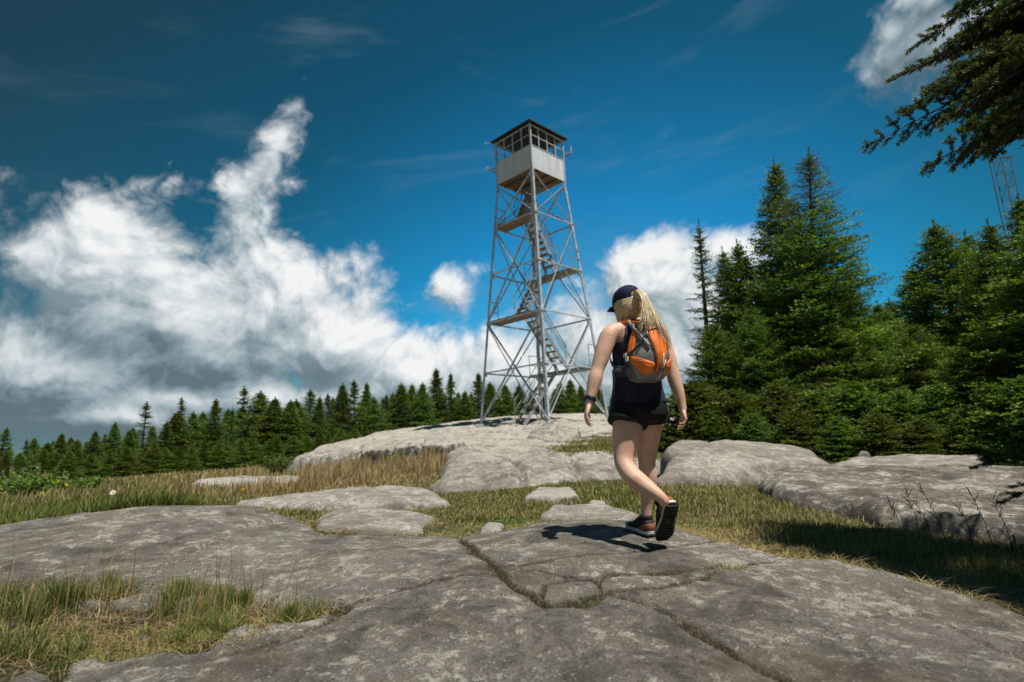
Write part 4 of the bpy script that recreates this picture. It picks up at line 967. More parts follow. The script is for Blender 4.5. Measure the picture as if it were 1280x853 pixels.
# taller tussocks in the turf: against the rocks and on the right
cx, cy = [], []
for px, py, r_, n_, hh in [(545, 640, .5, 1500, .12), (590, 640, .5, 1400, .10), (690, 606, .9, 3000, .12), (760, 612, 1.0, 3600, .16), (800, 622, .8, 3000, .16), (860, 612, .9, 4200, .24), (900, 618, .9, 4000, .22), (940, 626, .7, 3200, .22), (990, 648, .6, 2500, .20), (870, 650, .5, 2200, .12), (1050, 668, .6, 2600, .20), (1120, 680, .6, 2600, .22), (1190, 690, .6, 2600, .26), (1250, 705, .6, 2800, .28), (1000, 585, .8, 1500, .16), (1180, 560, 1.2, 2000, .2), (930, 592, .7, 1800, .16)]:
    p = hit(px, py); X = rng.normal(p[0], r_*.5, n_); Y = rng.normal(p[1], r_*.5, n_); k, z = keep_soil(X, Y, -.05); X, Y, z = X[k], Y[k], z[k]
    cx.append(np.stack([X, Y, z, (hh*.46 if px < 840 else hh*.34)*rng.uniform(.35, 1.5, len(X)), np.where(rng.random(len(X)) < (.35 if px < 820 else .6), rng.normal(.74, .09, len(X)), rng.normal(.36, .10, len(X)))], 1))
A = np.concatenate(cx)
blades('tussock_grass', A[:, 0], A[:, 1], A[:, 2]-.005, A[:, 3], .0009*A[:, 1]*rng.uniform(.5, 1., len(A)), A[:, 4], .5)
# green tufts growing in the soil pockets of the front slab
A = []
def tuft(px, py, r_, n_, hh, green=.38, dry=.25):
    p = hit(px, py)
    for _ in range(max(1, int(n_/115))):
        ox, oy = rng.normal(0, r_*.40), rng.normal(0, r_*.30); m = 120; s_ = rng.uniform(.4, 1.3)
        X = p[0]+ox+rng.normal(0, .028, m); Y = p[1]+oy+rng.normal(0, .028, m)
        z = H(X, Y); A.append(np.stack([X, Y, z, hh*s_*.68*rng.uniform(.3, 1.25, m), np.where(rng.random(m) < dry, rng.normal(.72, .08, m), rng.normal(green, .08, m))], 1))
for a in [(262, 748, .26, 1900, .16, .38, .12), (235, 745, .16, 700, .12), (275, 775, .20, 1700, .13, .34, .2), (250, 790, .22, 1000, .10), (355, 768, .11, 800, .10, .32, .15), (390, 758, .10, 260, .05, .5, .6), (415, 755, .10, 260, .045, .5, .6), (128, 740, .20, 1000, .12), (100, 748, .14, 400, .10), (15, 765, .30, 2000, .19, .26, .2), (20, 800, .30, 1700, .13, .28, .3), (80, 800, .16, 500, .09, .3, .3), (135, 803, .18, 600, .07, .34, .3), (170, 798, .20, 600, .06, .38, .5), (205, 805, .20, 700, .07, .4, .5), (215, 785, .16, 600, .09), (-60, 770, .4, 2400, .22, .24, .2), (310, 790, .2, 400, .05, .6, .8), (908, 707, .10, 420, .035, .5, .5), (880, 712, .06, 120, .03, .5, .6)]:
    tuft(*a)
A = np.concatenate(A)
blades('tuft_grass', A[:, 0], A[:, 1], A[:, 2]-.006, A[:, 3], .0019*rng.uniform(.5, 1., len(A)), A[:, 4], .62, wind=(.05, .03))
# dead thatch lying flat between the tufts and along the rock edges
N = 70000; X, Y = scatter(N, -1, 1, 3.0, 11.0); X = X*Y*1.0+.2*Y; k, z = keep_soil(X, Y, -.10); k &= (fbm(X+2, Y+7, 1.4, 3) > -.12); X, Y, z = X[k], Y[k], z[k]
PX = []
for c, rx, ry in POCK: n_ = int(min(600, 8000*rx*ry)); PX.append(np.stack([rng.normal(c[0], rx*.5, n_), rng.normal(c[1], ry*.5, n_)], 1))
PX = np.concatenate(PX); X = np.r_[X, PX[:, 0]]; Y = np.r_[Y, PX[:, 1]]; z = np.r_[z, H(PX[:, 0], PX[:, 1])]
blades('dead_thatch', X, Y, z+.002, rng.uniform(.02, .07, len(X)), .0006*Y*rng.uniform(.5, 1, len(X))+.0004, rng.normal(.80, .09, len(X)), 2.6, wind=(.3, .1))
# dry seed stalks standing in the pockets
X = []; 
for px, py, r_, n_ in [(260, 760, .3, 60), (130, 745, .22, 34), (40, 780, .4, 70), (-60, 780, .4, 50), (350, 770, .14, 26), (200, 790, .3, 30)]:
    p = hit(px, py); X.append(np.stack([rng.normal(p[0], r_*.5, n_), rng.normal(p[1], r_*.4, n_)], 1))
X = np.concatenate(X); z = H(X[:, 0], X[:, 1])
blades('seed_stalks', X[:, 0], X[:, 1], z, rng.uniform(.18, .38, len(X)), np.full(len(X), .0014), rng.normal(.92, .06, len(X)), .22)
# moss and grit plants along the cracks
A = []
for pl, hw, dp, s_ in CRW:
    if s_ < .5: continue
    for a, b in zip(pl[:-1], pl[1:]):
        n_ = int(np.hypot(*(b-a))*hw*5200); t = rng.random(n_); q = a+(b-a)*t[:, None]+rng.normal(0, hw*.40, (n_, 2))
        kk = fbm(q[:, 0], q[:, 1], 3.5, 3) > .05; q = q[kk]
        A.append(np.c_[q, rng.uniform(.004, .016, len(q)), rng.normal(.45, .14, len(q))])
A = np.concatenate(A); z = H(A[:, 0], A[:, 1])
blades('crack_moss', A[:, 0], A[:, 1], z-.002, A[:, 2], np.full(len(A), .002), A[:, 3], .9)
# grass growing in the hollows on top of the big outcrops
A = []
for px, py, Y0, r_, n_, hh in [(735, 568, 12.6, .55, 2600, .08), (765, 565, 12.9, .5, 2200, .09), (715, 570, 12.4, .3, 900, .06), (820, 550, 17, .9, 1200, .2), (760, 556, 15.2, .7, 1500, .12), (800, 577, 12.0, .4, 1400, .1), (850, 560, 14.4, .8, 2200, .2)]:
    p = at(px, py, Y0); X = rng.normal(p[0], r_*.6, n_); Y = rng.normal(Y0, r_*.6, n_); z, on = surf(X, Y)
    A.append(np.stack([X, Y, z, hh*rng.uniform(.5, 1.4, n_), np.where(rng.random(n_) < .5, rng.normal(.70, .1, n_), rng.normal(.42, .1, n_))], 1))
A = np.concatenate(A)
blades('outcrop_grass', A[:, 0], A[:, 1], A[:, 2]-.01, A[:, 3], np.full(len(A), .008), A[:, 4], .5)
# dead dark stalks before the right slab
dk = simple('dead_stalk', (.040, .034, .026), .85)
for i, (px, py, Y0, hh) in enumerate([(1145, 640, 5.0, .42), (1180, 648, 4.8, .5), (1210, 650, 4.8, .4), (1238, 655, 4.6, .5), (1158, 636, 5.2, .3), (1262, 660, 4.5, .45), (1120, 630, 5.4, .28)]):
    p = at(px, py, Y0); z = float(surf([p[0]], [p[1]])[0][0]); b0 = Vector((p[0], p[1], z-.02)); r_ = random.Random(i)
    mb = MB(); tip = b0+Vector((r_.uniform(-.14, -.02), r_.uniform(-.05, .05), hh)); mid_ = b0.lerp(tip, .5)+Vector((.02, 0, 0)); mb.tube([b0, mid_, tip], [.004, .003, .0015], 5)
    for j in range(9):
        f_ = r_.uniform(.35, 1); s_ = b0.lerp(tip, f_); mb.tube([s_, s_+Vector((r_.uniform(-.07, .05), r_.uniform(-.04, .04), r_.uniform(.02, .08)))], [.0035, .0015], 4)
    tag(mb.build('dead_stalk', dk), 'dark dead branched stalk standing before the broad dark slab on the right', 'dead stalk', 'dead stalks before the right slab')
# shrubs and flowers in the meadow
shrub_m = needle_mat('shrub_leaves', (.05, .10, .018), (.11, .20, .03), (.20, .29, .06))
pan_m = needle_mat('shrub_flower_spikes', (.30, .27, .17), (.42, .38, .25), (.5, .46, .32))
def shrub(px, py, Y0, hh, r_, label, spikes=0, n_=1500, lw=.03):
    global rng
    rng = np.random.default_rng(int(px)); p = at(px, py, Y0); z = float(surf([p[0]], [Y0])[0][0]); t = empty('shrub', (p[0], Y0, z)); tag(t, label, 'shrub')
    c = np.array([p[0], Y0, z]); mb = MB(); fo = Foliage(); ff = Foliage()
    for i in range(34):
        a = rng.uniform(0, 6.28); k_ = math.sqrt(rng.random())*r_; tip = c+np.array([math.cos(a)*k_, math.sin(a)*k_, hh*rng.uniform(.55, 1.)*(1-.3*(k_/r_)**2)])
        mb.tube([Vector(c), Vector(c*.5+tip*.5)+Vector((0, 0, .05)), Vector(tip)], [.007, .005, .002], 4)
        m = n_//34; w_ = rng.uniform(.25, 1.02, m)[:, None]; P = c+(tip-c)*w_+rng.normal(0, .03, (m, 3)); d = rng.normal(size=(m, 3)); d[:, 2] = np.abs(d[:, 2])*.7; d /= np.linalg.norm(d, axis=1)[:, None]
        fo.needles(P, d, lw*3*rng.uniform(.6, 1.2, m), lw*.7*np.ones(m), np.clip(.35+.4*w_[:, 0]+rng.normal(0, .12, m), 0, 1))
        if i < spikes:
            m = 46; w_ = rng.uniform(0, .16, m); P = tip+np.outer(w_, [0, 0, 1.])+rng.normal(0, .018, (m, 3)); d = rng.normal(size=(m, 3)); d /= np.linalg.norm(d, axis=1)[:, None]
            ff.needles(P, d, .03*np.ones(m), .010*np.ones(m), rng.random(m))
    me = fo.mesh('leaves'); link('leaves', me, t, (shrub_m,)); mb.build('stems', bark, t, True)
    if spikes: link('flower_spikes', ff.mesh('flower_spikes'), t, (pan_m,))
shrub(346, 580, 18.5, .75, .55, 'small bright green shrub left of the knoll end', n_=1700)
shrub(40, 592, 14.5, .80, .85, 'leafy shrub with pale flower spikes at the left end of the meadow', 20, 2600)
shrub(95, 596, 16.0, .55, .8, 'low leafy shrub in the meadow near the left trees', 0, 1800)
shrub(497, 576, 16.7, .42, .35, 'small green shrub growing against the dark face of the knoll', 0, 800)
rng = np.random.default_rng(5)
petal = simple('white_petals', (.78, .78, .76), .6); yel = simple('yellow_florets', (.62, .42, .03), .6); stemm = simple('flower_stem', (.06, .10, .02), .6)
def flower(px, py, Y0, label, cat, white, name, group=None, rr=.022):
    p = Vector(at(px, py, Y0)); z = float(surf([p.x], [p.y])[0][0]); t = empty(name, (p.x, p.y, z)); tag(t, label, cat, group)
    mb = MB(); mb.tube([(p.x-.02, p.y, z), (p.x, p.y, (z+p.z)/2), tuple(p)], [.003, .0025, .002], 5); mb.build('stem', stemm, t)
    mb = MB(); nrm = Vector((.2, -.75, .6)).normalized(); x_ = nrm.cross(Vector((0, 0, 1))).normalized(); y_ = nrm.cross(x_)
    if white:
        for k in range(14):
            a = 6.283*k/14; d = x_*math.cos(a)+y_*math.sin(a); e_ = nrm.cross(d)
            i = len(mb.v); mb.v += [tuple(p+d*.008), tuple(p+d*rr*1.2+e_*.006+nrm*.003), tuple(p+d*rr*2), tuple(p+d*rr*1.2-e_*.006+nrm*.003)]; mb.f.append((i, i+1, i+2, i+3))
        mb.build('petals', petal, t)
        mb = MB(); mb.tube([p-nrm*.004, p+nrm*.004, p+nrm*.010], [.013, .013, .005], 10); mb.build('disc', yel, t)
    else:
        for k in range(16):
            q = p+Vector((rng.normal(0, .011), rng.normal(0, .011), rng.normal(0, .014))); mb.tube([q, q+Vector((0, 0, .014)), q+Vector((0, 0, .02))], [.004, .007, .002], 6)
        mb.build('flower_head', yel, t)
flower(141, 616, 8.6, 'white daisy standing in the green meadow on the left', 'daisy', True, 'daisy', rr=.024)
for px, py, Y0 in [(83, 607, 9.), (72, 603, 9.4), (52, 618, 8.2), (308, 611, 9.6), (303, 613, 9.4)]:
    flower(px, py, Y0, 'yellow goldenrod flower head standing in the left meadow grass', 'flower', False, 'goldenrod', 'yellow flowers in the meadow')
# ---------------------------------------------------------------- the walking woman
g0 = hit(806, 669); DY = g0[1]-4.02
def P(px, py, Y): return Vector(at(px, py, Y+DY))
def fwd(a): a = R(a); return Vector((-math.sin(a), math.cos(a), 0))
def lft(a): a = R(a); return Vector((-math.cos(a), -math.sin(a), 0))
class Loft:
    def __init__(s): s.v = []; s.f = []
    def rings(s, rs, n=20, cap=(True, True), e=2.0):
        """rs: list of (centre, xaxis, yaxis, rx, ry)"""
        b = len(s.v)
        for r in rs:
            c, x, y, rx, ry = r[:5]; ee = r[5] if len(r) > 5 else e
            for k in range(n):
                a = 2*math.pi*k/n; ca, sa = math.cos(a), math.sin(a)
                ca = math.copysign(abs(ca)**(2/ee), ca); sa = math.copysign(abs(sa)**(2/ee), sa)
                s.v.append(c+x*rx*ca+y*ry*sa)
        for i in range(len(rs)-1):
            for k in range(n): s.f.append((b+i*n+k, b+i*n+(k+1) % n, b+(i+1)*n+(k+1) % n, b+(i+1)*n+k))
        if cap[0]: s.f.append(tuple(b+k for k in range(n))[::-1])
        if cap[1]: s.f.append(tuple(b+(len(rs)-1)*n+k for k in range(n)))
        return b
    def limb(s, pts, n=16, flat=None, ref=Vector((0, 1, 0)), sub=3, round_ends=True):
        """pts: (pos, r) or (pos, rx, ry); Catmull-Rom interpolated"""
        Q = [(Vector(p[0]), p[1], p[2] if len(p) > 2 else p[1]) for p in pts]; out = []
        for i in range(len(Q)-1):
            p0, p1, p2, p3 = Q[max(i-1, 0)], Q[i], Q[i+1], Q[min(i+2, len(Q)-1)]
            for j in range(sub):
                t = j/sub
                def cr(a, b, c, d): return .5*((2*b)+(c-a)*t+(2*a-5*b+4*c-d)*t*t+(3*b-a-3*c+d)*t**3)
                out.append((cr(p0[0], p1[0], p2[0], p3[0]), cr(p0[1], p1[1], p2[1], p3[1]), cr(p0[2], p1[2], p2[2], p3[2])))
        out.append(Q[-1]); rs = []
        for i, (c, rx, ry) in enumerate(out):
            d = (out[min(i+1, len(out)-1)][0]-out[max(i-1, 0)][0]).normalized(); x = d.cross(ref)
            if x.length < .05: x = d.cross(Vector((1, 0, 0)))
            x.normalize(); y = x.cross(d).normalized(); rs.append((c, x, y, rx, ry))
        if round_ends:
            d0 = (out[0][0]-out[1][0]).normalized(); d1 = (out[-1][0]-out[-2][0]).normalized()
            a = rs[0]; z = rs[-1]
            rs = [(a[0]+d0*a[3]*.85, a[1], a[2], a[3]*.45, a[4]*.45), (a[0]+d0*a[3]*.5, a[1], a[2], a[3]*.84, a[4]*.84)]+rs+[(z[0]+d1*z[3]*.5, z[1], z[2], z[3]*.84, z[4]*.84), (z[0]+d1*z[3]*.85, z[1], z[2], z[3]*.45, z[4]*.45)]
        s.rings(rs, n)
    def ball(s, c, rx, ry, rz, X=Vector((1, 0, 0)), Y=Vector((0, 1, 0)), Z=Vector((0, 0, 1)), n=14, m=9):
        rs = []
        for i in range(m+1):
            t = math.pi*(i+.02)/(m+.04); rs.append((c-Z*math.cos(t)*rz, X, Y, rx*max(math.sin(t), .05), ry*max(math.sin(t), .05)))
        s.rings(rs, n)
    def mesh(s, name):
        me = bpy.data.meshes.new(name); me.from_pydata([tuple(v) for v in s.v], [], s.f)
        bm = bmesh.new(); bm.from_mesh(me); bmesh.ops.recalc_face_normals(bm, faces=bm.faces); bm.to_mesh(me); bm.free()
        me.polygons.foreach_set('use_smooth', [True]*len(me.polygons)); return me
def baked(me, voxel=None, smooth=0, factor=.5, subsurf=0, solid=0., name=None):
    o = bpy.data.objects.new('tmp', me); COL.objects.link(o)
    if voxel:
        r = o.modifiers.new('r', 'REMESH'); r.mode = 'VOXEL'; r.voxel_size = voxel; r.use_smooth_shade = True
    if smooth:
        r = o.modifiers.new('s', 'SMOOTH'); r.iterations = smooth; r.factor = factor
    if solid:
        r = o.modifiers.new('so', 'SOLIDIFY'); r.thickness = solid; r.offset = 1
    if subsurf:
        r = o.modifiers.new('ss', 'SUBSURF'); r.levels = subsurf; r.render_levels = subsurf
    dg = bpy.context.evaluated_depsgraph_get(); dg.update()
    m = bpy.data.meshes.new_from_object(o.evaluated_get(dg)); bpy.data.objects.remove(o); m.name = name or me.name
    m.polygons.foreach_set('use_smooth', [True]*len(m.polygons)); return m

skin, n, b = mat('skin'); f_ = n.noise(n.pos(), 9, 5, .6); f2 = n.noise(n.pos(), 60, 4, .6)
c = n.mix(n.sstep(f_, .35, .65), (.57, .335, .235), (.72, .455, .34)); c = n.mix(n.m('MULTIPLY', n.sstep(f2, .55, .75), .35), c, (.50, .25, .16))
n.put(b.inputs['Base Color'], c); b.inputs['Roughness'].default_value = .58; b.inputs['Subsurface Weight'].default_value = .08
b.inputs['Subsurface Radius'].default_value = (.02, .008, .004); b.inputs['Subsurface Scale'].default_value = .3
navy = simple('navy_shirt_fabric', (.024, .027, .040), .85, 0, .25, 14, .35, .2)
black = simple('black_shorts_fabric', (.007, .007, .009), .7, 0, .25, 10, .3, .25)
capm = simple('navy_cap_fabric', (.014, .020, .060), .8, 0, .25, 30, .3, .2)
orange = simple('orange_pack_fabric', (.80, .175, .014), .55, 0, .14, 16, .3)
greyf = simple('grey_pack_fabric', (.19, .185, .18), .65, 0, .22, 18, .35)
dgrey = simple('dark_webbing', (.035, .035, .038), .7, 0, .25, 40)
lgrey = simple('pale_cord', (.5, .49, .47), .6, 0, .2, 40)
shoe_b = simple('black_shoe_mesh', (.014, .013, .013), .8, 0, .4, 60, .5)
shoe_o = simple('brown_orange_heel', (.22, .08, .025), .7, 0, .2, 40)
sole_w = simple('pale_midsole', (.55, .53, .49), .7, 0, .2, 40)
sole_b = simple('black_outsole', (.028, .027, .026), .75, 0, .3, 60)
strap_m = simple('black_watch', (.012, .012, .014), .45)

woman = empty('person', tuple(Vector(g0)))
tag(woman, 'woman in navy cap, dark tank top and black shorts walking away over the rock', 'person')
ap, ac, ah = 35, 27, 30                       # heading of pelvis, chest and head
def turn(t): return ap+(ac-ap)*t
TOR = [((798, 536), .05, .05, 0), ((798, 530), .125, .095, 0), ((798, 522), .162, .122, 0), ((798, 512), .176, .128, .05), ((798, 500), .170, .120, .1), ((798, 485), .148, .104, .3), ((797, 470), .134, .096, .5), ((796, 455), .138, .100, .7), ((795, 440), .150, .108, .85), ((794, 425), .160, .112, 1), ((793, 414), .155, .098, 1), ((792, 406), .120, .078, 1), ((790, 400), .072, .066, 1)]
def torso_ring(i, gx=0., gy=0., dy=0.):
    (px, py), rx, ry, t = TOR[i]; a = turn(t); return (P(px, py+dy, 3.90), lft(a), fwd(a), rx+gx, ry+gy)
B = Loft(); B.rings([torso_ring(i) for i in range(len(TOR))], 28, e=2.25)
B.limb([(P(791, 404, 3.9), .066, .062), (P(788, 396, 3.9), .054, .056), (P(785, 387, 3.9), .053, .055)], 16)
# shoulders / trapezius
B.limb([(P(790, 405, 3.90), .038), (P(776, 411, 3.86), .046), (P(763, 418, 3.83), .059), (P(757, 431, 3.815), .0575), (P(751.5, 448, 3.80), .051), (P(747, 462, 3.79), .0435), (P(744, 473, 3.78), .0455), (P(740.5, 487, 3.775), .039), (P(738, 498, 3.765), .029), (P(736.5, 505, 3.76), .0265)], 18)
B.limb([(P(792, 405, 3.90), .038), (P(808, 410, 3.95), .046), (P(823, 417, 3.985), .059), (P(829, 430, 3.985), .0570), (P(835, 446, 3.97), .051), (P(840, 462, 3.955), .0435), (P(843, 474, 3.95), .0455), (P(848, 490, 3.94), .039), (P(852, 504, 3.93), .029), (P(853.5, 512, 3.925), .0265)], 18)
# legs
LK = [(P(787, 508, 3.86), .098), (P(785.5, 524, 3.85), .098), (P(783, 540, 3.835), .091), (P(780.5, 558, 3.82), .076), (P(779.5, 572, 3.80), .0625), (P(781, 582, 3.775), .058), (P(789, 594, 3.735), .0590), (P(801, 604, 3.69), .0565), (P(815, 614, 3.645), .044), (P(825, 621, 3.615), .0335), (P(830, 627, 3.615), .032)]
RK = [(P(810, 508, 3.95), .096), (P(811, 524, 3.955), .095), (P(810, 540, 3.965), .087), (P(809, 558, 3.975), .073), (P(808.5, 572, 3.98), .060), (P(809, 584, 3.985), .055), (P(810.5, 598, 3.995), .0575), (P(810, 612, 4.0), .051), (P(808.5, 630, 4.01), .037), (P(807.5, 644, 4.015), .033), (P(807, 655, 4.02), .033)]
B.limb(LK, 20); B.limb(RK, 20)
B.ball(P(789, 518, 3.83), .080, .080, .085); B.ball(P(811, 517, 3.89), .080, .078, .085)
# head
hf, hl = fwd(ah), lft(ah); tilt = Vector((0, 0, 1))-hf*.02; tilt.normalize()
hc = P(784.5, 401, 3.90)                        # level of the chin, on the neck axis
hf2 = (hf-Vector((0, 0, .06))).normalized(); HS = 1.0
def hp(f, l, z): return hc+hf2*f*HS+hl*l*HS+tilt*z*HS
B.rings([(hp(f, 0, z), hl, hf2, rx, ry) for z, rx, ry, f in ((-.004, .018, .018, .062), (.010, .038, .042, .045), (.030, .052, .064, .026), (.055, .062, .080, .012), (.085, .069, .090, .004), (.115, .074, .096, 0), (.145, .0765, .0985, -.003), (.172, .073, .095, -.005), (.195, .062, .080, -.007), (.213, .042, .055, -.008), (.222, .016, .02, -.008))], 24)
B.limb([(hp(.090, 0, .122), .012), (hp(.104, 0, .095), .013), (hp(.108, 0, .080), .0155)], 10)      # nose
B.limb([(hp(.082, .035, .130), .010), (hp(.093, 0, .132), .010), (hp(.082, -.035, .130), .010)], 8)  # brow
B.limb([(hp(.085, .020, .050), .008), (hp(.094, 0, .051), .0095), (hp(.085, -.020, .050), .008)], 8)  # lips
for s_ in (1, -1):
    B.ball(hp(-.006, s_*.077, .102), .010, .018, .031, hl, hf2, (tilt-hf2*.25).normalized())
# hands
def hand(B, w, d, nrm, s, size=1., curl=(.35, .45, .35), spread=.10):
    """w wrist, d along the hand, nrm out of the palm, s towards the thumb side"""
    d = d.normalized(); nrm = (nrm-d*nrm.dot(d)).normalized(); s = d.cross(nrm)*math.copysign(1, d.cross(nrm).dot(s))
    k = size
    B.rings([(w+d*t*k, s, nrm, rx*k, ry*k) for t, rx, ry in ((-.015, .022, .018), (.012, .026, .0175), (.035, .036, .0165), (.060, .041, .0155), (.082, .040, .0135), (.092, .034, .010))], 16, e=2.5)
    for i, (off, L, r) in enumerate(((.029, .070, .0088), (.0095, .078, .0090), (-.010, .073, .0086), (-.028, .058, .0078))):
        p = w+d*.068*k+s*off*k; dd = (d+s*off*spread*20*.2).normalized(); pts = [(p, r*1.05*k)]; a = 0
        p = w+d*(.090-abs(off-.005)*.25)*k+s*off*k; pts.append((p, r*1.05*k))
        for j, (fr, c) in enumerate(zip((.45, .32, .23), curl)):
            a += c*(1+.12*i); p = p+(dd*math.cos(a)+nrm*math.sin(a))*L*fr*k; pts.append((p, r*(1-.09*(j+1))*k))
        B.limb(pts, 10, sub=2, ref=s)
    th = w+d*.020*k+s*.022*k; t1 = th+(d*.62+s*.62+nrm*.30).normalized()*.040*k; t2 = t1+(d*.9+s*.25+nrm*.40).normalized()*.030*k; t3 = t2+(d*.95+nrm*.42).normalized()*.024*k
    B.limb([(th, .0145*k), (t1, .0118*k), (t2, .0102*k), (t3, .0082*k)], 10, sub=2, ref=nrm)
lw = P(736.5, 505, 3.76); rw = P(853.5, 512, 3.925)
hand(B, lw, P(732, 522, 3.745)-lw, fwd(ap)*-.55-lft(ap)*.8, fwd(ap), .98, (.42, .50, .40))
hand(B, rw, P(857, 530, 3.90)-rw, lft(ap)*.8+fwd(ap)*.75, fwd(ap), .95, (.45, .55, .45))
bm_ = baked(B.mesh('body'), voxel=.0042, smooth=6, factor=.5, name='body')
link('body', bm_, woman, (skin,))
for s_ in (1, -1):
    q = Loft(); q.ball(hp(.084, s_*.031, .113), .0115, .0115, .0115); link('eye', q.mesh('eye'), woman, (simple('eye_white', (.7, .68, .65), .3),))
    q2_ = Loft(); q2_.ball(hp(.0925, s_*.031, .113), .0045, .0045, .0045); link('iris', q2_.mesh('iris'), woman, (simple('iris_blue', (.03, .06, .09), .3),))
q = Loft(); q.limb([(hp(.093, .017, .0505), .0042), (hp(.1025, 0, .051), .0062), (hp(.093, -.017, .0505), .0042)], 8); link('lips', q.mesh('lips'), woman, (simple('lip', (.42, .15, .12), .45),))
# tank top
n_ = 48; rs = []; LIM = []
prof = [(505, .020, .030), (496, .016, .022), (484, .020, .024), (470, .024, .026), (455, .020, .022), (440, .014, .015), (430, .012, .012), (422, .011, .012), (414, .011, .014), (408, .012, .016), (403, .014, .016)]
pys = [t[0][1] for t in TOR][::-1]
def tor_at(py):
    ks = list(range(len(TOR)))[::-1]; xs = [TOR[k][0][1] for k in ks]
    f = lambda g: float(np.interp(py, xs, [g(TOR[k]) for k in ks])); return f(lambda t: t[0][0]), f(lambda t: t[1]), f(lambda t: t[2]), f(lambda t: t[3])
for py, gx_, gy_ in prof:
    px, rx, ry, t = tor_at(py); a = turn(t); rs.append((P(px, py, 3.90), lft(a), fwd(a), rx+gx_, ry+gy_, 2.3))
    LIM.append(1.1 if py > 434 else float(np.interp(py, [403, 408, 414, 422, 434], [.64, .66, .66, .74, .96])))
T = Loft(); T.rings(rs, n_, (False, False))
for i in range(len(rs)):                         # folds of loose cloth
    for k in range(n_):
        v = T.v[i*n_+k]; a = 2*math.pi*k/n_; amp = .007*sst(440, 500, prof[i][0])+.002
        T.v[i*n_+k] = v+(v-rs[i][0]).normalized()*(amp*math.sin(a*9+i*.5)+amp*.7*math.sin(a*5-i*.8))
T.f = [f for f in T.f if not (abs(math.cos(2*math.pi*((f[0] % n_)+.5)/n_)) > LIM[f[0]//n_])]
link('tank_top', baked(T.mesh('tank_top'), solid=.003, subsurf=2, name='tank_top'), woman, (navy,))
# shorts
q = Loft()
q.rings([(P(798, py, 3.90), lft(ap), fwd(ap), rx, ry, 2.3) for py, rx, ry in ((495, .160, .124), (502, .186, .150), (512, .198, .168), (520, .196, .172), (527, .180, .155), (531, .13, .11))], 28)
q.limb([(P(787, 506, 3.86), .112), (P(785.5, 520, 3.845), .126), (P(784, 531, 3.83), .128)], 22, round_ends=False)
q.limb([(P(811, 506, 3.95), .112), (P(812.5, 520, 3.94), .126), (P(813.5, 528.5, 3.945), .127)], 22, round_ends=False)
link('shorts', baked(q.mesh('shorts'), voxel=.006, smooth=3, name='shorts'), woman, (black,))
# cap
q = Loft(); n_ = 28
rs = [(hp(f, 0, z), hl, hf2, rx, ry) for z, rx, ry, f in ((.120, .083, .106, 0), (.134, .085, .107, -.001), (.158, .084, .106, -.003), (.182, .080, .101, -.004), (.205, .068, .087, -.006), (.223, .048, .062, -.008), (.234, .024, .03, -.008), (.237, .006, .008, -.008))]
q.rings(rs, n_, (False, True))
# back opening above the strap
q.f = [f for f in q.f if not (len(f) == 4 and f[0]//n_ in (1, 2) and math.sin(2*math.pi*((f[0] % n_)+.5)/n_) < -.93)]
cp_ = link('cap', baked(q.mesh('cap'), solid=.003, subsurf=1, name='cap'), woman, (capm,))
q = Loft(); m_ = 13
for lay in (0, 1):
    for i in range(6):
        u = i/5
        for k in range(m_):
            t = -1+2*k/(m_-1); wv = .082*(1-.10*u); dep = .066*(1-.30*t*t)*u
            q.v.append(hp(.075+.028*(1-t*t)+dep, t*wv, .128-.020*t*t-.016*u-lay*.005))
for lay in (0, 1):
    for i in range(5):
        for k in range(m_-1):
            a = lay*6*m_+i*m_+k; q.f.append((a, a+1, a+m_+1, a+m_))
edge = [i*m_ for i in range(6)]+[5*m_+k for k in range(1, m_)]+[i*m_+m_-1 for i in range(4, -1, -1)]
for a, b_ in zip(edge[:-1], edge[1:]): q.f.append((a, b_, b_+6*m_, a+6*m_))
link('brim', q.mesh('brim'), cp_, (capm,))
q = Loft(); q.ball(hp(-.008, 0, .238), .007, .007, .004); link('cap_button', q.mesh('cap_button'), cp_, (capm,))
# hair: close hair under the cap and a long blown ponytail
hairm, n, b = mat('blond_hair'); v = n.attr('tint')
n.put(b.inputs['Base Color'], n.ramp(v, (0, (.40, .28, .15)), (.5, (.72, .58, .36)), (1, (.86, .76, .54)))); b.inputs['Roughness'].default_value = .42; b.inputs['Specular IOR Level'].default_value = .5
hr = random.Random(9); q = MB(); tint = []
def strand(pts, r0, tv, n=4):
    k = len(q.v); m = len(pts); q.tube(pts, [r0*(.8+.4*math.sin(math.pi*min(1, i/(m-1)*1.1)))*(1 if i < m-2 else .55) for i in range(m)], n, True); tint.extend([tv]*(len(q.v)-k))
def bez(a, b_, c_, d_, m=12): return [a*(1-t)**3+b_*3*t*(1-t)**2+c_*3*t*t*(1-t)+d_*t**3 for t in [i/(m-1) for i in range(m)]]
for i in range(240):                            # combed back under the cap to the gather
    a = hr.uniform(-1.95, 1.95); zz = hr.uniform(.035 if abs(a) < 1.2 else .075, .135)
    rx, ry = .079, .103
    def on(a_, z_, g=.0): return hp(-math.cos(a_)*(ry+g)-.002, math.sin(a_)*(rx+g), z_)
    a2 = a*.25; pts = [on(a*(1-t)+a2*t, zz*(1-t)+(.135)*t-.012*math.sin(t*3.1), .004-.018*max(0, .085-zz*(1-t)-.135*t)*8) for t in [k/8 for k in range(9)]]
    strand(pts, .0034, hr.uniform(.05, .65))
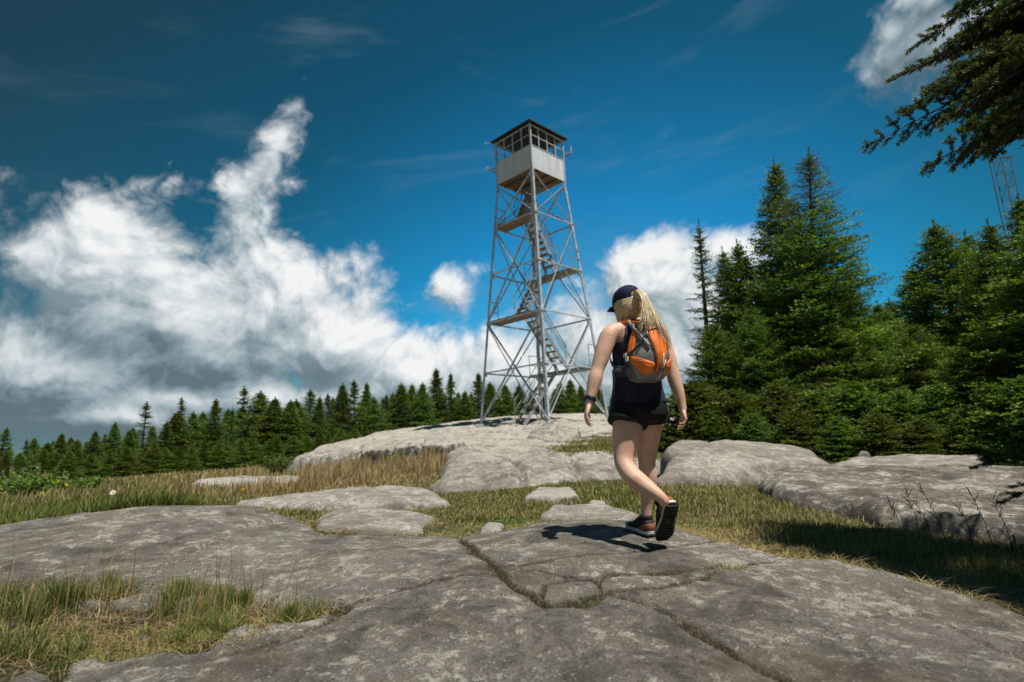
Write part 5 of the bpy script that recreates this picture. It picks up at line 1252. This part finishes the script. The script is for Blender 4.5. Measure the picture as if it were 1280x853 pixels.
for i in range(150):                            # fine hair of the nape drawn up under the cap
    a = hr.uniform(-1.75, 1.75); z0_ = hr.uniform(-.012, .05)
    def nape(a_, z_): k_ = max(0., min(1., (z_+.015)/.08)); return hp(-math.cos(a_)*(.066+.032*k_), math.sin(a_)*(.056+.020*k_), z_)
    strand([nape(a*(1-.55*t), z0_+(.125-z0_)*t)-hf2*.006 for t in [k/6 for k in range(7)]], .0034, hr.uniform(.05, .6))
root = hp(-.108, 0, .150)
for i in range(760):
    a = hr.uniform(0, 6.28); r_ = math.sqrt(hr.random()); o = hl*math.cos(a)*r_*.024+tilt*math.sin(a)*r_*.028
    s_ = hr.random(); ex = 812+s_*25+hr.gauss(0, 2.2); ey = 408+s_*23+hr.gauss(0, 6)-6*math.sin(a)*r_
    if hr.random() < .3: ex = 797+hr.random()*18; ey = 400+hr.random()*18
    e_ = P(ex, ey, 3.68+hr.gauss(0, .02)); b1 = root+o-hf2*.055+tilt*.010+Vector((0, -.02, 0))
    c1 = P(806+s_*10+4*math.cos(a)*r_, 385+s_*9-5*math.sin(a)*r_, 3.72)+o*1.2
    pts = bez(root+o*.8+hf2*.02, b1+o*.7, c1, e_, 14); ph = hr.uniform(0, 6.28); am = .006*hr.random()+.002
    pts = [p+Vector((math.sin(ph+k*.9), math.cos(ph*2+k*.8), math.sin(ph*3+k*.7)))*am*(k/13) for k, p in enumerate(pts)]
    strand(pts, hr.uniform(.0011, .0025), min(1, max(0, hr.gauss(.58, .24))))
for i in range(16):                             # loose ends
    a = hr.uniform(-1.6, 1.6); p0 = hp(-math.cos(a)*.1, math.sin(a)*.078, .05+hr.random()*.05); strand([p0, p0-tilt*.03-hf2*.02, p0-tilt*.07+Vector((hr.gauss(.01, .015), 0, 0))], .0018, .6)
ho = q.build('hair', hairm, woman, True); attr(ho.data, 'tint', tint)
# shoes
def shoe(heel, toe, up, label=None):
    x = (toe-heel); L = x.length; x.normalize(); z = (up-x*up.dot(x)).normalized(); y = z.cross(x)*1.12; k = L/.275
    o = heel+x*L*.5
    def pt(a, b_, c_): return o+x*a*k+y*b_*k+z*c_*k
    OUT = [(-.1375, .012), (-.132, .024), (-.115, .032), (-.08, .034), (-.03, .0305), (.02, .036), (.06, .0445), (.09, .043), (.115, .033), (.130, .020), (.1375, .008)]
    q = Loft()
    secs = [(-.134, .020, .030, .076), (-.120, .031, .031, .100), (-.095, .0355, .032, .110), (-.06, .0365, .032, .106), (-.030, .036, .032, .112), (0, .036, .031, .098), (.03, .038, .030, .076), (.06, .0415, .029, .054), (.09, .040, .028, .046), (.115, .031, .028, .040), (.132, .014, .028, .034)]
    q.rings([(pt(a, 0, (zb+zt)/2-.004), y, z, w_*k, (zt-zb)/2*k+.006, 2.6) for a, w_, zb, zt in secs], 20)
    up_ = link('shoe', baked(q.mesh('shoe'), subsurf=1, name='shoe'), woman, (shoe_b,))
    if label: up_['label'] = label
    def slab(name, z0, z1, g, m, lug=False):
        q = MB(); ol = [(a*(1+g*2), w_+g) for a, w_ in OUT]; ring = [(a, w_) for a, w_ in ol]+[(a, -w_) for a, w_ in reversed(ol)]
        spr = lambda a: .016*max(0, (a-.07)/.07)**2+.006*max(0, (-a-.10)/.04)**2
        n = len(ring)
        for zz, gg in ((z0, -.003), (z0+.004, 0), (z1-.003, .001), (z1, -.002)):
            for a, w_ in ring: q.v.append(tuple(pt(a, w_+math.copysign(gg, w_), zz+spr(a))))
        for j in range(3):
            for i in range(n): q.f.append((j*n+i, j*n+(i+1) % n, (j+1)*n+(i+1) % n, (j+1)*n+i))
        for j in (0, 3):
            for i in range(len(ol)-1):
                A = j*n+i; q.f.append((A, A+1, j*n+n-2-i, j*n+n-1-i))
        if lug:
            for i in range(13):
                a = -.120+.0198*i; w_ = np.interp(a, [t[0] for t in OUT], [t[1] for t in OUT])
                for bb in (-.72, -.24, .24, .72):
                    if i in (5, 6) and abs(bb) < .5: continue
                    c_ = bb*w_; h_ = w_*.17; q.box8([pt(a+dx+(.003 if (i+int(bb*9)) % 2 else 0), c_+dy, z0+spr(a)+.002) for dx, dy in ((-.006, -h_), (-.006, h_), (.006, h_), (.006, -h_))]+[pt(a+dx, c_+dy*.8, z0+spr(a)-.008) for dx, dy in ((-.005, -h_), (-.005, h_), (.005, h_), (.005, -h_))])
        return q.build(name, m, up_, not lug)
    slab('midsole', .012, .030, .002, sole_w); slab('outsole', .005, .0125, .003, sole_b, True)
    q = Loft(); q.rings([(pt(a, 0, (zb+zt)/2), y, z, w_*k+.0022, (zt-zb)/2*k+.002, 2.6) for a, w_, zb, zt in ((-.1345, .020, .034, .078), (-.120, .031, .034, .084), (-.095, .0355, .034, .080), (-.07, .0365, .034, .064), (-.045, .036, .034, .048))], 20, (True, True)); link('heel_panel', q.mesh('heel_panel'), up_, (shoe_o,))
    q = MB()
    for i in range(4):
        a = .0+.017*i; zt = np.interp(a, [s_[0] for s_ in secs], [s_[3] for s_ in secs])+.0015
        q.tube([pt(a, -.020, zt-.007), pt(a+.006, 0, zt+.003), pt(a, .020, zt-.007)], .0028, 5)
    q.build('laces', dgrey, up_)
    q = Loft(); q.rings([(pt(-.072, 0, .104), x, y, .046*k, .036*k), (pt(-.074, 0, .116), x, y, .046*k, .0365*k), (pt(-.076, 0, .124), x, y, .043*k, .035*k)], 18, (False, True)); link('collar', q.mesh('collar'), up_, (shoe_b,))
# standing (right) foot
fd = fwd(20); sc_ = P(807, 655, 4.02); gz_ = lambda p: Hs(p.x, p.y)
an_ = Vector((sc_.x, sc_.y, 0)); heel = an_-fd*.070; toe = an_+fd*.212
heel.z = gz_(heel)+.002; toe.z = gz_(toe)+.004; nr_ = Vector((0, 0, 1))
shoe(heel, toe, nr_)
# trailing (left) foot: up on its toe, sole to the camera
tq = hit(829, 682); toe = Vector((tq[0], tq[1], tq[2]+.012)); ank = P(827, 628, 3.60); dlt = P(846, 617, 3.575)
heel = toe+(dlt-toe).normalized()*.292
shoe(heel, toe, (P(818, 640, 3.78)-P(838, 640, 3.60)).normalized(), 'lifted black trail shoe showing its lugged sole')
# watch
q = Loft(); wp, wd_ = P(738, 499, 3.765), (lw-P(741.5, 487, 3.775)).normalized(); xa = wd_.cross(Vector((0, 1, 0))).normalized(); ya = xa.cross(wd_)
q.rings([(wp+wd_*t, xa, ya, r_, r_) for t, r_ in ((-.013, .0325), (-.010, .0345), (.010, .0325), (.013, .0305))], 20, (False, False)); wt = link('watch', baked(q.mesh('watch'), solid=.003, name='watch'), woman, (strap_m,))
q = Loft(); od = (xa*.9-ya*.4).normalized(); od = od if od.x < 0 else -od; q.rings([(wp+od*(.033+t), wd_, od.cross(wd_), r_, r_, 3) for t, r_ in ((0, .019), (.009, .019), (.011, .016))], 16); link('watch_face', q.mesh('watch_face'), wt, (strap_m,))

# ---------------------------------------------------------------- backpack
af = 25; pb = -fwd(af); pl_ = lft(af)
T1 = P(792, 482, 3.90)+pb*.108; T2 = P(790, 405, 3.90)+pb*.112; pu = (T2-T1); PH = pu.length; pu.normalize()
pack = empty('backpack', tuple(T1)); tag(pack, "small orange and grey hiking backpack on the walking woman's back", 'backpack')
WV = ([0, .05, .15, .35, .6, .8, .92, 1.], [.080, .118, .140, .145, .122, .092, .074, .045]); DV = ([0, .05, .2, .4, .6, .8, .92, 1.], [.07, .125, .175, .185, .165, .135, .105, .05])
def pk(s_, v, g=0.):
    """s_ -1..1 across the outer face (left to right as seen from behind), v 0..1 up"""
    W = float(np.interp(v, *WV)); Dp = float(np.interp(v, *DV)); a = s_*math.pi/2
    return T1+pu*v*PH - pl_*(W+g)*math.sin(a)*(1 if abs(s_) <= 1 else 1) + pb*((Dp+g)*max(0, math.cos(a))**.75)
q = Loft(); vs = np.linspace(0, 1, 22); n_ = 40
for v in vs:
    for k in range(n_+1):
        s_ = -1+2*k/n_; p = pk(s_, v); q.v.append(p)
m_ = n_+1
for i in range(len(vs)-1):
    for k in range(n_): a = i*m_+k; q.f.append((a, a+1, a+m_+1, a+m_))
    q.f.append((i*m_+n_, i*m_, (i+1)*m_, (i+1)*m_+n_))
q.f.append(tuple(range(m_))); q.f.append(tuple((len(vs)-1)*m_+k for k in range(m_)))
link('pack_body', baked(q.mesh('pack_body'), voxel=.006, smooth=4, name='pack_body'), pack, (greyf,))
def patch(name, rows, m, g=.007, thick=.006, nu=14, nv=16, wr=.0025):
    """rows: (v, s_left, s_right) from bottom to top"""
    rv = [r[0] for r in rows]; q = Loft()
    for lay in (0, 1):
        for j in range(nv+1):
            v = rv[0]+(rv[-1]-rv[0])*j/nv; sl_, sr_ = np.interp(v, rv, [r[1] for r in rows]), np.interp(v, rv, [r[2] for r in rows])
            for i in range(nu+1):
                u = i/nu; s_ = sl_+(sr_-sl_)*u; ed = min(u, 1-u, j/nv, 1-j/nv); gg = (g*min(1, .35+ed*7) if lay == 0 else -.004)+(wr*math.sin(u*11+v*37)*math.sin(v*29+3*u) if lay == 0 else 0)
                q.v.append(pk(s_, v, gg))
    N_ = (nu+1)*(nv+1)
    for j in range(nv):
        for i in range(nu): a = j*(nu+1)+i; q.f += [(a, a+1, a+nu+2, a+nu+1), (N_+a, N_+a+nu+1, N_+a+nu+2, N_+a+1)]
    loop = [i for i in range(nu+1)]+[j*(nu+1)+nu for j in range(1, nv+1)]+[nv*(nu+1)+i for i in range(nu-1, -1, -1)]+[j*(nu+1) for j in range(nv-1, 0, -1)]
    for a, b_ in zip(loop, loop[1:]+loop[:1]): q.f.append((a, b_, N_+b_, N_+a))
    return link(name, q.mesh(name), pack, (m,))
fp = patch('front_panel', [(.14, -.16, .14), (.25, -.14, .15), (.5, -.24, .26), (.76, -.42, .42), (.86, -.48, .46), (.90, -.42, .40)], orange, .010)
patch('corner_panel', [(.10, -.50, -.20), (.18, -.66, -.17), (.26, -.80, -.20), (.33, -.88, -.55), (.40, -.90, -.84)], orange, .008)
patch('corner_panel', [(.10, .20, .50), (.18, .17, .62), (.26, .20, .74), (.33, .45, .80), (.40, .74, .82)], orange, .008)
patch('side_panel', [(.42, -.97, -.80), (.52, -.98, -.80), (.75, -.97, -.76), (.84, -.95, -.82)], orange, .010, nu=6)
patch('side_pocket', [(.06, -.98, -.68), (.20, -.99, -.84), (.36, -1., -.93)], simple('grey_mesh_pocket', (.11, .11, .112), .8, 0, .4, 90, .4), .006, nu=8)
patch('top_lid', [(.885, -.82, .82), (.92, -.9, .9), (.955, -.95, .95)], greyf, .016, nv=8)
# seam piping, pull cord, buckles
mb = MB()
for sg in (-1, 1):
    rows = [(.14, .15), (.25, .145), (.5, .25), (.76, .42), (.86, .46)]
    mb.tube([pk(sg*(s_+.015), v, .008) for v, s_ in rows], .0035, 6)
mb.build('piping', dgrey, pack, True)
mb = MB(); mb.tube([pk(-.40+.8*k/10, .80-.05*(2*k/10-1)**2, .013) for k in range(11)], .004, 6); mb.build('zip', dgrey, pack, True)
mb = MB(); mb.tube([pk(-.40, .75, .014), pk(-.40, .72, .016)-pu*.015], .003, 5); mb.build('zip_pull', lgrey, pack, True)
mb = MB()
for pts in ([(.02, .40), (.01, .22), (-.02, .15), (.03, .10), (.04, .03)], [(.10, .30), (.05, .20), (.02, .14), (.09, .09), (.08, .04)]): mb.tube([pk(s_, v, .016) for s_, v in pts], .0036, 6)
mb.build('pull_cord', lgrey, pack, True)
mb = MB(); c_ = pk(.03, .165, .016); mb.bar(c_-pu*.016, c_+pu*.016, .040, .010, tuple(pb)); mb.build('buckle', dgrey, pack)
def ribbon(name, pts, wdt, m, th=.006, par=pack):
    """pts: (pos, outward normal)"""
    mb = MB(); pts = [(Vector(a), Vector(b_).normalized()) for a, b_ in pts]; ds = []
    # smooth through the points
    fine = []
    for i in range(len(pts)-1):
        p0, p1, p2, p3 = pts[max(i-1, 0)], pts[i], pts[i+1], pts[min(i+2, len(pts)-1)]
        for j in range(4):
            t = j/4; cr = lambda a, b_, c_, d: .5*((2*b_)+(c_-a)*t+(2*a-5*b_+4*c_-d)*t*t+(3*b_-a-3*c_+d)*t**3); fine.append((cr(p0[0], p1[0], p2[0], p3[0]), p1[1].lerp(p2[1], t).normalized()))
    fine.append(pts[-1])
    for i, (p, nn) in enumerate(fine):
        d = (fine[min(i+1, len(fine)-1)][0]-fine[max(i-1, 0)][0]).normalized(); s_ = d.cross(nn).normalized(); nn = s_.cross(d)
        for a, b_ in ((-1, -1), (1, -1), (1, 1), (-1, 1)): mb.v.append(tuple(p+s_*a*wdt/2+nn*b_*th/2))
    for i in range(len(fine)-1):
        for k in range(4): mb.f.append((i*4+k, i*4+(k+1) % 4, (i+1)*4+(k+1) % 4, (i+1)*4+k))
    mb.f += [(3, 2, 1, 0), tuple(len(mb.v)-4+k for k in range(4))]
    return mb.build(name, m, par, True)
Z = Vector((0, 0, 1)); fc = fwd(ac); lc = lft(ac); NK_ = P(791, 404, 3.90); CH = P(794, 432, 3.90); WA = P(797, 468, 3.90)
for sg in (1, -1):
    nm = pk(-sg*.5, .93)
    ribbon('shoulder_strap', [(nm, pb+Z), (NK_+lc*sg*.082-fc*.058-Z*.010, -fc+Z*1.2), (NK_+lc*sg*.092+fc*.010-Z*.004, Z), (NK_+lc*sg*.100+fc*.082-Z*.045, fc+Z), (CH+lc*sg*.120+fc*.128+Z*.02, fc+lc*sg*.3)], .055, orange, .012)
    ribbon('lower_strap', [(CH+lc*sg*.120+fc*.128+Z*.02, fc+lc*sg*.3), (CH+lc*sg*.155+fc*.075-Z*.10, lc*sg+fc*.6), (CH+lc*sg*.170-fc*.02-Z*.16, lc*sg), (pk(-sg*.97, .25), lc*sg-fc)], .03, dgrey, .005)
ribbon('load_strap', [(pk(-.86, .80, .01), pb+pl_), (pk(-.95, .88, .02), pb+pl_), (NK_+lc*.100-fc*.085-Z*.005, -fc+Z)], .024, greyf, .006)
ribbon('compression_strap', [(pk(-.99, .40, .012), pl_), (pk(-.85, .44, .014), pb+pl_), (pk(-.62, .56, .012), pb+pl_*.6), (pk(-.42, .72, .014), pb)], .016, dgrey, .004)
ribbon('compression_strap', [(pk(-.96, .86, .016), pl_), (pk(-.8, .80, .016), pb+pl_), (pk(-.55, .66, .012), pb+pl_*.6), (pk(-.34, .52, .014), pb)], .016, greyf, .004)
for sg in (1, -1):
    ribbon('hip_belt', [(pk(-sg*.9, .24, .006), lc*sg-fc), (WA+lc*sg*.165-fc*.075+Z*.0, lc*sg-fc), (WA+lc*sg*.172+fc*.0+Z*.005, lc*sg), (WA+lc*sg*.12+fc*.105, fc+lc*sg), (WA+lc*sg*.0+fc*.138, fc)], .062 if sg > 0 else .05, dgrey if sg > 0 else dgrey, .010)
mb = MB()
for v, s_ in ((.42, -.97), (.36, -.92), (.88, -.93)): c_ = pk(s_, v, .018); mb.bar(c_-pu*.015, c_+pu*.015, .024, .012, tuple(pl_))
mb.build('strap_buckle', lgrey, pack)
p0 = WA+lc*.180+fc*.01+Z*.0
ribbon('loose_strap', [(p0, lc), (p0+lc*.012-Z*.06, lc), (p0+lc*.010+fc*.01-Z*.14, lc)], .022, dgrey, .004)
ribbon('haul_loop', [(pk(-.35, .99, .01), pb), (pk(-.2, 1.0, .0)+pu*.030-pb*.0, pb+Z), (pk(.2, 1.0, .0)+pu*.030, pb+Z), (pk(.35, .99, .01), pb)], .018, dgrey, .005)
